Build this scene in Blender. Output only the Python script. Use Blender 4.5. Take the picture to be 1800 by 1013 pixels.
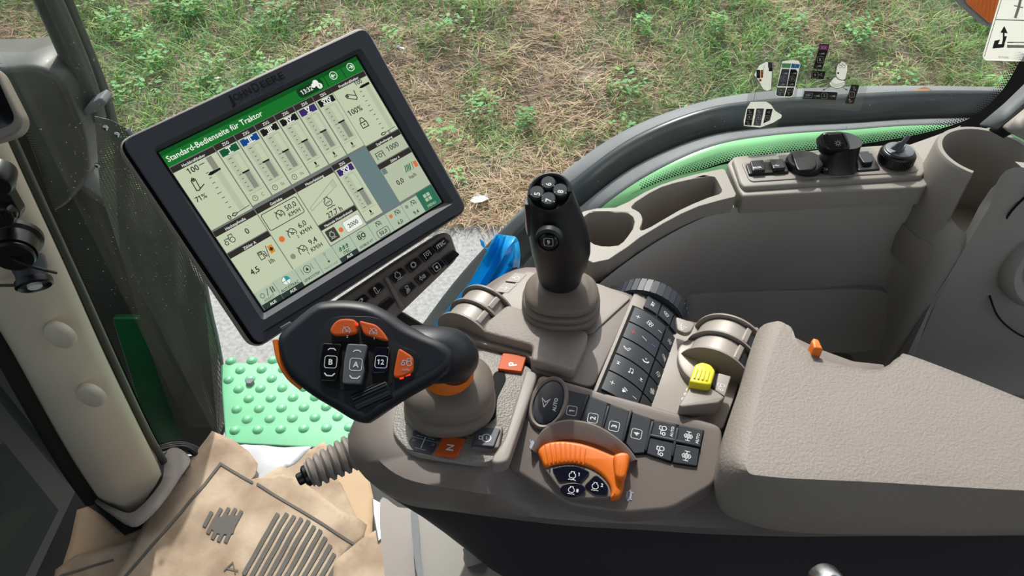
import bpy, bmesh, math, random
import numpy as np
from mathutils import Vector, Matrix, noise
from mathutils.geometry import tessellate_polygon

for _o in list(bpy.data.objects):
    bpy.data.objects.remove(_o)
SC = bpy.context.scene
COL = SC.collection
random.seed(7)

# ------------------------------------------------------------------ camera
FPX, CX, CY = 1330.0, 900.0, 506.5
PITCH = math.radians(44.0)
CAM = Vector((0.0, 0.0, 1.30))
cam_d = bpy.data.cameras.new('camera')
cam = bpy.data.objects.new('camera', cam_d)
COL.objects.link(cam)
cam.location = CAM
cam.rotation_euler = (math.pi / 2 - PITCH, 0, 0)
cam_d.sensor_width = 36.0
cam_d.lens = 36.0 * FPX / 1800.0
cam_d.clip_start = 0.01
cam_d.clip_end = 200
SC.camera = cam

# ------------------------------------------------------------------ world, sun, exposure
SUN_EL, SUN_AZ = math.radians(50), math.radians(-6)     # azimuth from +y towards +x
world = bpy.data.worlds.new('sky')
SC.world = world
world.use_nodes = True
_nt = world.node_tree
_bg = _nt.nodes['Background']
_sky = _nt.nodes.new('ShaderNodeTexSky')
_sky.sky_type = 'NISHITA'
_sky.sun_disc = False
_sky.sun_elevation = SUN_EL
_sky.sun_rotation = SUN_AZ
_sky.air_density = 1.6
_sky.dust_density = 4.0
_hs = _nt.nodes.new('ShaderNodeHueSaturation')          # hazy, milky sky
_hs.inputs['Saturation'].default_value = 0.5
_nt.links.new(_sky.outputs[0], _hs.inputs['Color'])
_nt.links.new(_hs.outputs[0], _bg.inputs[0])
_bg.inputs[1].default_value = 0.215
sun_d = bpy.data.lights.new('sun', 'SUN')
sun = bpy.data.objects.new('sun', sun_d)
COL.objects.link(sun)
sun_d.energy = 3.9
sun_d.angle = math.radians(0.8)
sun_d.color = (1.0, 0.965, 0.92)
sun_dir = Vector((math.sin(SUN_AZ) * math.cos(SUN_EL), math.cos(SUN_AZ) * math.cos(SUN_EL), math.sin(SUN_EL)))
sun.rotation_euler = sun_dir.to_track_quat('Z', 'Y').to_euler()
sun.location = (0, 0, 5)
SC.view_settings.view_transform = 'Standard'
SC.view_settings.look = 'None'
SC.view_settings.exposure = 0.0
SC.view_settings.gamma = 1.0
SC.view_settings.use_curve_mapping = False
SC.cycles.max_bounces = 8
SC.cycles.transparent_max_bounces = 16
SC.cycles.use_denoising = True

# ------------------------------------------------------------------ projection helpers
UP = Vector((0, 0, 1))
SP, CP = math.sin(PITCH), math.cos(PITCH)


def ray(u, v):
    a = (u - CX) / FPX
    b = -(v - CY) / FPX
    return Vector((a, CP + b * SP, -SP + b * CP))


def plane_z(z):
    return (Vector((0, 0, z)), Vector((0, 0, 1)))


def plane_y(y):
    return (Vector((0, y, 0)), Vector((0, -1, 0)))


def pj(px, pl):
    if isinstance(px, list):
        return [pj(p, pl) for p in px]
    r = ray(*px)
    t = (pl[0] - CAM).dot(pl[1]) / r.dot(pl[1])
    return CAM + r * t


def Z(u, v, z):
    return pj((u, v), plane_z(z))


def Y(u, v, y):
    return pj((u, v), plane_y(y))


def DP(u, v, d):
    return CAM + ray(u, v) * d


def plane3(a, b, c):
    A, B, C = Z(*a), Z(*b), Z(*c)
    n = (B - A).cross(C - A).normalized()
    if n.dot(CAM - A) < 0:
        n = -n
    return (A, n)


def off(pl, h):
    return (pl[0] + pl[1] * h, pl[1])


# ------------------------------------------------------------------ materials
def lin(c):
    def f(x):
        x /= 255.0
        return x / 12.92 if x <= 0.04045 else ((x + 0.055) / 1.055) ** 2.4
    return (f(c[0]), f(c[1]), f(c[2]), 1.0)


MATS = {}


def mat(name, rgb, rough=0.5, metal=0.0, bump=0.0, bscale=900.0, var=0.0, coat=0.0, spec=0.5, vscale=8.0,
        emit=None, estr=1.0, vor=False, rgb2=None, det=2.0, sub=0.0):
    m = bpy.data.materials.new(name)
    m.use_nodes = True
    nt = m.node_tree
    b = nt.nodes['Principled BSDF']
    b.inputs['Base Color'].default_value = lin(rgb)
    b.inputs['Roughness'].default_value = rough
    b.inputs['Metallic'].default_value = metal
    b.inputs['Coat Weight'].default_value = coat
    b.inputs['Specular IOR Level'].default_value = spec
    tc = nt.nodes.new('ShaderNodeTexCoord')
    if var or rgb2:
        n = nt.nodes.new('ShaderNodeTexNoise')
        n.inputs['Scale'].default_value = vscale
        n.inputs['Detail'].default_value = 6
        nt.links.new(tc.outputs['Object'], n.inputs['Vector'])
        r = nt.nodes.new('ShaderNodeValToRGB')
        c = lin(rgb)
        c2 = lin(rgb2) if rgb2 else tuple(x * (1 - var) for x in c[:3]) + (1,)
        r.color_ramp.elements[0].position = 0.35
        r.color_ramp.elements[1].position = 0.65
        r.color_ramp.elements[0].color = c2
        r.color_ramp.elements[1].color = c if rgb2 else tuple(min(1, x * (1 + var * 0.5)) for x in c[:3]) + (1,)
        nt.links.new(n.outputs['Fac'], r.inputs[0])
        nt.links.new(r.outputs[0], b.inputs['Base Color'])
    if bump:
        if vor:
            n = nt.nodes.new('ShaderNodeTexVoronoi')
            o = n.outputs['Distance']
        else:
            n = nt.nodes.new('ShaderNodeTexNoise')
            n.inputs['Detail'].default_value = det
            o = n.outputs['Fac']
        n.inputs['Scale'].default_value = bscale
        nt.links.new(tc.outputs['Object'], n.inputs['Vector'])
        bp = nt.nodes.new('ShaderNodeBump')
        bp.inputs['Strength'].default_value = bump
        bp.inputs['Distance'].default_value = 0.001
        nt.links.new(o, bp.inputs['Height'])
        nt.links.new(bp.outputs[0], b.inputs['Normal'])
    if emit:
        b.inputs['Emission Color'].default_value = lin(emit)
        b.inputs['Emission Strength'].default_value = estr
    MATS[name] = m
    return m


# plastics of the cab
mat('beige_plastic', (140, 131, 125), 0.48, bump=0.12, bscale=1400, var=0.05)
mat('beige_soft', (139, 130, 124), 0.6, bump=0.65, bscale=420, det=3, var=0.05)
mat('beige_grain', (142, 136, 131), 0.5, bump=0.6, bscale=520, vor=True, var=0.05)
mat('console_brown', (120, 110, 105), 0.45, bump=0.15, bscale=1300, var=0.05)
mat('wall_grey', (160, 156, 151), 0.55, bump=0.15, bscale=1200, var=0.06, vscale=4)
mat('tray_beige', (146, 140, 133), 0.5, bump=0.12, bscale=1300, var=0.04)
mat('pillar_beige', (204, 192, 174), 0.55, bump=0.12, bscale=1200, var=0.04)
mat('boot_rubber', (116, 106, 98), 0.5, bump=0.08, bscale=1500, var=0.06)
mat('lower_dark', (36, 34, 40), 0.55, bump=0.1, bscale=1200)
mat('navy_rubber', (30, 33, 42), 0.42, bump=0.08, bscale=2200, spec=0.45)
mat('joystick_rubber', (24, 27, 33), 0.4, bump=0.06, bscale=2200)
mat('bezel_slate', (57, 60, 70), 0.5, bump=0.15, bscale=2500)
mat('bezel_dark', (26, 27, 33), 0.35)
mat('key_slate', (46, 50, 58), 0.42, bump=0.08, bscale=2200)
mat('key_black', (14, 15, 20), 0.18, coat=0.3)
mat('key_navy', (14, 16, 32), 0.15, coat=0.5)
mat('black_plastic', (19, 19, 21), 0.32, bump=0.05)
mat('black_matte', (9, 9, 9), 0.8)
mat('gap_black', (6, 6, 6), 0.9)
mat('grey_rocker', (92, 97, 104), 0.3, coat=0.2)
mat('orange_plastic', (226, 112, 24), 0.42, bump=0.05, bscale=1500)
mat('orange_key', (196, 84, 32), 0.55, spec=0.3)
mat('yellow_plastic', (228, 214, 28), 0.4)
mat('steel', (170, 172, 175), 0.25, metal=1.0)
mat('silver_paint', (160, 152, 146), 0.45, metal=0.1, bump=0.1, bscale=1500)
mat('print_white', (225, 227, 230), 0.5)
mat('print_pale', (170, 175, 190), 0.5)
mat('print_black', (18, 18, 18), 0.5)
mat('print_red', (215, 40, 35), 0.5)
mat('print_blue', (60, 140, 215), 0.5)
mat('led_red', (255, 40, 15), 0.4, emit=(255, 50, 20), estr=1.6)
mat('ext_green', (128, 198, 138), 0.35, bump=0.1, bscale=60, coat=0.3, var=0.1)
mat('step_green', (112, 186, 142), 0.4, var=0.06)
mat('bonnet_dark', (24, 32, 27), 0.5, var=0.2)
mat('ext_dark', (64, 70, 63), 0.5, var=0.3, vscale=5, bump=0.1, bscale=300, coat=0.25)
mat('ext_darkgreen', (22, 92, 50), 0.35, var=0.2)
mat('tyre_gloss', (38, 48, 52), 0.3, var=0.35, vscale=6)
mat('fender_grey', (112, 116, 120), 0.65, bump=0.3, bscale=300, var=0.12, vscale=12)
mat('asphalt', (158, 157, 156), 0.9, bump=1.0, bscale=60, var=0.25, vscale=45)
mat('paper_kraft', (188, 168, 146), 0.85, rgb2=(146, 124, 103), vscale=11, bump=0.9, bscale=70, det=8)
mat('cardboard', (196, 168, 138), 0.85, var=0.06)
mat('print_grey', (92, 88, 84), 0.8)
mat('white_film', (196, 196, 202), 0.35, bump=0.6, bscale=30)
mat('seat_grey', (124, 119, 113), 0.5, bump=0.1, var=0.04)
mat('glass_edge', (20, 22, 22), 0.4)
mat('leaf_dry', (150, 110, 70), 0.8)
mat('floor_dark', (44, 46, 44), 0.7, bump=0.2, bscale=400)
mat('litter_white', (220, 218, 212), 0.8)


def thin_glass(name, tint, rough=0.02, refl=1.0, dirt=0.0, dirtcol=(200, 200, 195), ior=1.45):
    m = bpy.data.materials.new(name)
    m.use_nodes = True
    nt = m.node_tree
    for n in list(nt.nodes):
        nt.nodes.remove(n)
    out = nt.nodes.new('ShaderNodeOutputMaterial')
    tr = nt.nodes.new('ShaderNodeBsdfTransparent')
    tr.inputs[0].default_value = tint
    gl = nt.nodes.new('ShaderNodeBsdfGlossy')
    gl.inputs['Roughness'].default_value = rough
    fr = nt.nodes.new('ShaderNodeFresnel')
    fr.inputs[0].default_value = ior
    mu = nt.nodes.new('ShaderNodeMath')
    mu.operation = 'MULTIPLY'
    mu.inputs[1].default_value = refl
    nt.links.new(fr.outputs[0], mu.inputs[0])
    mx = nt.nodes.new('ShaderNodeMixShader')
    nt.links.new(mu.outputs[0], mx.inputs[0])
    nt.links.new(tr.outputs[0], mx.inputs[1])
    nt.links.new(gl.outputs[0], mx.inputs[2])
    last = mx
    if dirt:
        tc = nt.nodes.new('ShaderNodeTexCoord')
        no = nt.nodes.new('ShaderNodeTexNoise')
        no.inputs['Scale'].default_value = 14
        no.inputs['Detail'].default_value = 8
        nt.links.new(tc.outputs['Object'], no.inputs['Vector'])
        rp = nt.nodes.new('ShaderNodeMapRange')
        rp.inputs[1].default_value = 0.45
        rp.inputs[2].default_value = 0.8
        rp.inputs[3].default_value = dirt * 0.35
        rp.inputs[4].default_value = dirt * 1.6
        nt.links.new(no.outputs['Fac'], rp.inputs[0])
        df = nt.nodes.new('ShaderNodeBsdfDiffuse')
        df.inputs[0].default_value = lin(dirtcol)
        mx2 = nt.nodes.new('ShaderNodeMixShader')
        nt.links.new(rp.outputs[0], mx2.inputs[0])
        nt.links.new(mx.outputs[0], mx2.inputs[1])
        nt.links.new(df.outputs[0], mx2.inputs[2])
        last = mx2
    nt.links.new(last.outputs[0], out.inputs[0])
    MATS[name] = m
    return m


thin_glass('glass_clear', (0.93, 0.96, 0.94, 1), 0.01, 0.4, 0.05)
thin_glass('glass_front', (0.45, 0.52, 0.48, 1), 0.02, 0.35, 0.01)
thin_glass('sticker_film', (0.80, 0.82, 0.80, 1), 0.15, 1.0, 0.22, (190, 195, 170))


def blue_film():
    m = mat('blue_film', (60, 195, 245), 0.22, coat=0.5)
    b = m.node_tree.nodes['Principled BSDF']
    b.inputs['Transmission Weight'].default_value = 0.0
    nt = m.node_tree
    out = nt.nodes['Material Output']
    tl = nt.nodes.new('ShaderNodeBsdfTranslucent')
    tl.inputs[0].default_value = lin((80, 210, 255))
    mx = nt.nodes.new('ShaderNodeMixShader')
    mx.inputs[0].default_value = 0.45
    nt.links.new(b.outputs[0], mx.inputs[1])
    nt.links.new(tl.outputs[0], mx.inputs[2])
    nt.links.new(mx.outputs[0], out.inputs[0])


blue_film()


def sticker_white():
    m = mat('sticker_white', (236, 237, 230), 0.5)
    nt = m.node_tree
    tl = nt.nodes.new('ShaderNodeBsdfTranslucent')
    tl.inputs[0].default_value = lin((240, 240, 232))
    mx = nt.nodes.new('ShaderNodeMixShader')
    mx.inputs[0].default_value = 0.5
    nt.links.new(nt.nodes['Principled BSDF'].outputs[0], mx.inputs[1])
    nt.links.new(tl.outputs[0], mx.inputs[2])
    nt.links.new(mx.outputs[0], nt.nodes['Material Output'].inputs[0])


sticker_white()


def perforated():
    m = mat('perforated_metal', (88, 90, 84), 0.5, metal=0.3)
    nt = m.node_tree
    b = nt.nodes['Principled BSDF']
    tc = nt.nodes.new('ShaderNodeTexCoord')
    mp = nt.nodes.new('ShaderNodeMapping')
    mp.inputs['Scale'].default_value = (240, 240, 240)
    nt.links.new(tc.outputs['Object'], mp.inputs['Vector'])
    sx = nt.nodes.new('ShaderNodeSeparateXYZ')
    nt.links.new(mp.outputs[0], sx.inputs[0])

    def tri(sock):
        a = nt.nodes.new('ShaderNodeMath'); a.operation = 'FRACT'
        nt.links.new(sock, a.inputs[0])
        s = nt.nodes.new('ShaderNodeMath'); s.operation = 'SUBTRACT'; s.inputs[1].default_value = 0.5
        nt.links.new(a.outputs[0], s.inputs[0])
        p = nt.nodes.new('ShaderNodeMath'); p.operation = 'MULTIPLY'
        nt.links.new(s.outputs[0], p.inputs[0]); nt.links.new(s.outputs[0], p.inputs[1])
        return p.outputs[0]
    ad = nt.nodes.new('ShaderNodeMath'); ad.operation = 'ADD'
    nt.links.new(tri(sx.outputs['X']), ad.inputs[0])
    nt.links.new(tri(sx.outputs['Z']), ad.inputs[1])
    gt = nt.nodes.new('ShaderNodeMath'); gt.operation = 'GREATER_THAN'; gt.inputs[1].default_value = 0.06
    nt.links.new(ad.outputs[0], gt.inputs[0])
    nt.links.new(gt.outputs[0], b.inputs['Alpha'])


perforated()

# screen colours (the display gives off its own light)
for _n, _c, _e in (('scr_bg', (212, 222, 190), .8), ('scr_green', (28, 125, 48), .8), ('scr_green2', (20, 96, 38), .7),
               ('scr_dgreen', (22, 70, 34), .7), ('scr_head', (56, 52, 48), .7), ('scr_gap', (128, 134, 130), .75),
               ('scr_cool', (118, 142, 142), .75), ('scr_pale', (196, 208, 180), .8), ('scr_bar', (150, 152, 138), .8), ('scr_ink', (30, 32, 28), .6),
               ('scr_white', (244, 248, 238), .9), ('scr_blue', (22, 78, 150), .8), ('scr_violet', (66, 48, 112), .8),
               ('scr_dgrn', (26, 92, 58), .8), ('scr_blk', (32, 32, 34), .7), ('scr_tab', (192, 210, 184), .8), ('scr_orange', (224, 118, 62), .9),
               ('scr_foot', (52, 66, 64), .75), ('scr_teal', (34, 170, 178), .8), ('scr_menu', (50, 120, 92), .8),
               ('scr_paleink', (140, 156, 136), .7), ('scr_amber', (225, 150, 50), .8), ('scr_mid', (74, 74, 70), .7)):
    mat(_n, (10, 10, 10), 0.25, spec=0.3, emit=_c, estr=_e)

# ------------------------------------------------------------------ mesh collector
_loc = {}


class G:
    def __init__(s):
        s.V, s.F, s.I, s.M, s.flat = [], [], [], [], []

    def mi(s, m):
        if m not in s.M:
            s.M.append(m)
        return s.M.index(m)

    def add(s, vs, fs, m):
        k = len(s.V)
        i = s.mi(m)
        s.V += [Vector(v) for v in vs]
        for f in fs:
            s.F.append([k + j for j in f])
            s.I.append(i)
        return s

    def loft(s, rings, m, closed=True, cap0=True, cap1=True):
        n = len(rings[0])
        vs = [p for r in rings for p in r]
        fs = []
        for a in range(len(rings) - 1):
            for i in range(n if closed else n - 1):
                j = (i + 1) % n
                fs.append([a * n + i, a * n + j, (a + 1) * n + j, (a + 1) * n + i])
        if cap0 and closed:
            fs.append(list(range(n))[::-1])
        if cap1 and closed:
            fs.append([(len(rings) - 1) * n + i for i in range(n)])
        return s.add(vs, fs, m)

    def pad(s, poly, n, h, e, m, base=0.0, seg=3):
        """poly lies on a surface with normal n; a slab from base to h above it, top edge rounded by e"""
        n = Vector(n).normalized()
        rings = [[p + n * base for p in poly]]
        for k in range(seg + 1):
            a = k / seg * math.pi / 2
            ins = e * (1 - math.cos(a))
            hh = h - e + e * math.sin(a)
            rings.append([p + n * hh for p in inset(poly, ins, n)])
        s.loft(rings, m)
        s.flat.append(len(s.F) - 1)
        return s

    def box(s, c, ax, ay, az, m):
        c, ax, ay, az = Vector(c), Vector(ax), Vector(ay), Vector(az)
        vs = [c + ax * i + ay * j + az * k for k in (-1, 1) for j in (-1, 1) for i in (-1, 1)]
        return s.add(vs, [[0, 2, 3, 1], [4, 5, 7, 6], [0, 1, 5, 4], [2, 6, 7, 3], [0, 4, 6, 2], [1, 3, 7, 5]], m)

    def tube(s, pts, r, m, seg=12, caps=True):
        pts = [Vector(p) for p in pts]
        rs = r if isinstance(r, (list, tuple)) else [r] * len(pts)
        rings = []
        up = None
        for i, p in enumerate(pts):
            d = (pts[min(i + 1, len(pts) - 1)] - pts[max(i - 1, 0)]).normalized()
            if up is None:
                up = Vector((0, 0, 1)) if abs(d.z) < 0.9 else Vector((1, 0, 0))
            a = d.cross(up).normalized()
            b = a.cross(d).normalized()
            up = b
            rings.append([p + (a * math.cos(t) + b * math.sin(t)) * rs[i] for t in [k * 2 * math.pi / seg for k in range(seg)]])
        return s.loft(rings, m, cap0=caps, cap1=caps)

    def lathe(s, o, ax, prof, m, seg=32, sx=1.0, sy=1.0, xdir=None, sq=1.0, caps=True, a0=0, a1=2 * math.pi):
        """prof: list of (r, h) along axis ax"""
        ax = Vector(ax).normalized()
        x = Vector(xdir) if xdir is not None else (Vector((1, 0, 0)) if abs(ax.x) < 0.9 else Vector((0, 1, 0)))
        x = (x - ax * x.dot(ax)).normalized()
        y = ax.cross(x)
        full = abs(a1 - a0 - 2 * math.pi) < 1e-6
        n = seg if full else seg + 1
        rings = []
        for r, h in prof:
            ring = []
            for k in range(n):
                t = a0 + (a1 - a0) * k / seg
                c, q = math.cos(t), math.sin(t)
                c2 = math.copysign(abs(c) ** sq, c)
                q2 = math.copysign(abs(q) ** sq, q)
                ring.append(Vector(o) + x * (c2 * r * sx) + y * (q2 * r * sy) + ax * h)
            rings.append(ring)
        return s.loft(rings, m, closed=full, cap0=caps, cap1=caps)

    def build(s, name, parent=None, smooth=38, bevel=0.0, solid=0.0, subsurf=0, label=None, cat=None, group=None, kind=None, flatcap=False):
        mn = Vector((min(v.x for v in s.V), min(v.y for v in s.V), min(v.z for v in s.V)))
        mx = Vector((max(v.x for v in s.V), max(v.y for v in s.V), max(v.z for v in s.V)))
        c = Vector(((mn.x + mx.x) / 2, (mn.y + mx.y) / 2, mn.z))
        me = bpy.data.meshes.new(name)
        me.from_pydata([v - c for v in s.V], [], s.F)
        for m in s.M:
            me.materials.append(MATS[m])
        me.polygons.foreach_set('material_index', s.I)
        me.update()
        bm = bmesh.new()
        bm.from_mesh(me)
        bmesh.ops.recalc_face_normals(bm, faces=bm.faces)
        bm.to_mesh(me)
        bm.free()
        if smooth:
            me.polygons.foreach_set('use_smooth', [True] * len(me.polygons))
            me.set_sharp_from_angle(angle=math.radians(smooth))
            if flatcap and s.flat:
                vk = set()
                for fi in s.flat:
                    vs_ = s.F[fi]
                    for a_ in range(len(vs_)):
                        vk.add((min(vs_[a_], vs_[a_ - 1]), max(vs_[a_], vs_[a_ - 1])))
                for e_ in me.edges:
                    if (min(e_.vertices), max(e_.vertices)) in vk: e_.use_edge_sharp = True
        o = bpy.data.objects.new(name, me)
        COL.objects.link(o)
        _loc[o] = c
        if parent is not None:
            o.parent = parent
            o.location = c - _loc[parent]
        else:
            o.location = c
        if solid:
            md = o.modifiers.new('solid', 'SOLIDIFY'); md.thickness = solid; md.offset = -1
        if subsurf:
            md = o.modifiers.new('sub', 'SUBSURF'); md.levels = md.render_levels = subsurf
        if bevel:
            md = o.modifiers.new('bev', 'BEVEL'); md.width = bevel; md.segments = 3
            md.limit_method = 'ANGLE'; md.angle_limit = math.radians(40)
        tag(o, label, cat, group, kind)
        return o


def tag(o, label=None, cat=None, group=None, kind=None):
    if label: o['label'] = label
    if cat: o['category'] = cat
    if group: o['group'] = group
    if kind: o['kind'] = kind
    return o


def thing(name, loc, label, cat, group=None, kind=None):
    o = bpy.data.objects.new(name, None)
    o.empty_display_size = 0.02
    COL.objects.link(o)
    o.location = loc
    _loc[o] = Vector(loc)
    return tag(o, label, cat, group, kind)


def inset(poly, d, n):
    if abs(d) < 1e-9:
        return list(poly)
    # orientation
    ar = Vector((0, 0, 0))
    for i in range(len(poly)):
        ar += poly[i].cross(poly[(i + 1) % len(poly)])
    sgn = 1 if ar.dot(n) > 0 else -1
    out = []
    N = len(poly)
    for i in range(N):
        a, b, c = poly[i - 1], poly[i], poly[(i + 1) % N]
        e1 = (b - a).normalized() if (b - a).length > 1e-9 else (c - b).normalized()
        e2 = (c - b).normalized() if (c - b).length > 1e-9 else e1
        n1, n2 = n.cross(e1) * sgn, n.cross(e2) * sgn
        q = n1 + n2
        if q.length < 1e-6:
            q = n1
        q.normalize()
        k = max(0.5, q.dot(n1))
        out.append(b + q * (d / k))
    for _ in range(4):                      # close folds where the inset outruns the corner radius
        for i in range(N):
            j = (i + 1) % N
            if (out[j] - out[i]).dot(poly[j] - poly[i]) < 0:
                m_ = (out[i] + out[j]) / 2
                out[i] = m_.copy()
                out[j] = m_.copy()
    return out


def rnd(poly, r, seg=5):
    """round the corners of a closed polygon"""
    out = []
    N = len(poly)
    for i in range(N):
        a, b, c = poly[i - 1], poly[i], poly[(i + 1) % N]
        la, lc = (a - b).length, (c - b).length
        ra = min(r, la * 0.49)
        rc = min(r, lc * 0.49)
        p = b + (a - b).normalized() * ra
        q = b + (c - b).normalized() * rc
        for k in range(seg + 1):
            t = k / seg
            out.append(p * (1 - t) ** 2 + b * 2 * t * (1 - t) + q * t * t)
    return out


def cat(pts, n=6, closed=True):
    """Catmull-Rom through the points"""
    N = len(pts)
    out = []
    rng = N if closed else N - 1
    for i in range(rng):
        if closed:
            p0, p1, p2, p3 = pts[i - 1], pts[i], pts[(i + 1) % N], pts[(i + 2) % N]
        else:
            p0, p1, p2, p3 = pts[max(i - 1, 0)], pts[i], pts[i + 1], pts[min(i + 2, N - 1)]
        for k in range(n):
            t = k / n
            out.append(0.5 * ((2 * p1) + (p2 - p0) * t + (2 * p0 - 5 * p1 + 4 * p2 - p3) * t * t + (3 * p1 - p0 - 3 * p2 + p3) * t ** 3))
    if not closed:
        out.append(Vector(pts[-1]))
    return out


def zp(pts):
    """list of (u, v, z) -> world"""
    return [Z(*p) for p in pts]


# ------------------------------------------------------------------ flat drawing on surfaces
_tc = {}


def glyphs(s):
    if s not in _tc:
        cu = bpy.data.curves.new('t', 'FONT')
        cu.body = s
        cu.resolution_u = 2
        ob = bpy.data.objects.new('t', cu)
        COL.objects.link(ob)
        me = bpy.data.meshes.new_from_object(ob)
        vs = [(v.co.x, v.co.y) for v in me.vertices]
        fs = [list(p.vertices) for p in me.polygons]
        x0, x1 = min(v[0] for v in vs), max(v[0] for v in vs)
        bpy.data.meshes.remove(me)
        for i_, ch in enumerate(s):
            if ch == '1':                                   # the plain stroke of the 1 gets its flag
                cu.body = s[:i_ + 1]
                me = bpy.data.meshes.new_from_object(ob)
                xr = max(v.co.x for v in me.vertices)
                bpy.data.meshes.remove(me)
                k_ = len(vs)
                vs += [(xr - .02, .69), (xr - .10, .69), (xr - .27, .57), (xr - .24, .50), (xr - .08, .60)]
                fs.append([k_, k_ + 1, k_ + 2, k_ + 3, k_ + 4])
        me = None
        _tc[s] = ([(x - (x0 + x1) / 2, y - 0.35) for x, y in vs], fs, x1 - x0)
        bpy.data.objects.remove(ob)
        bpy.data.curves.remove(cu)
    return _tc[s]


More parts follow.
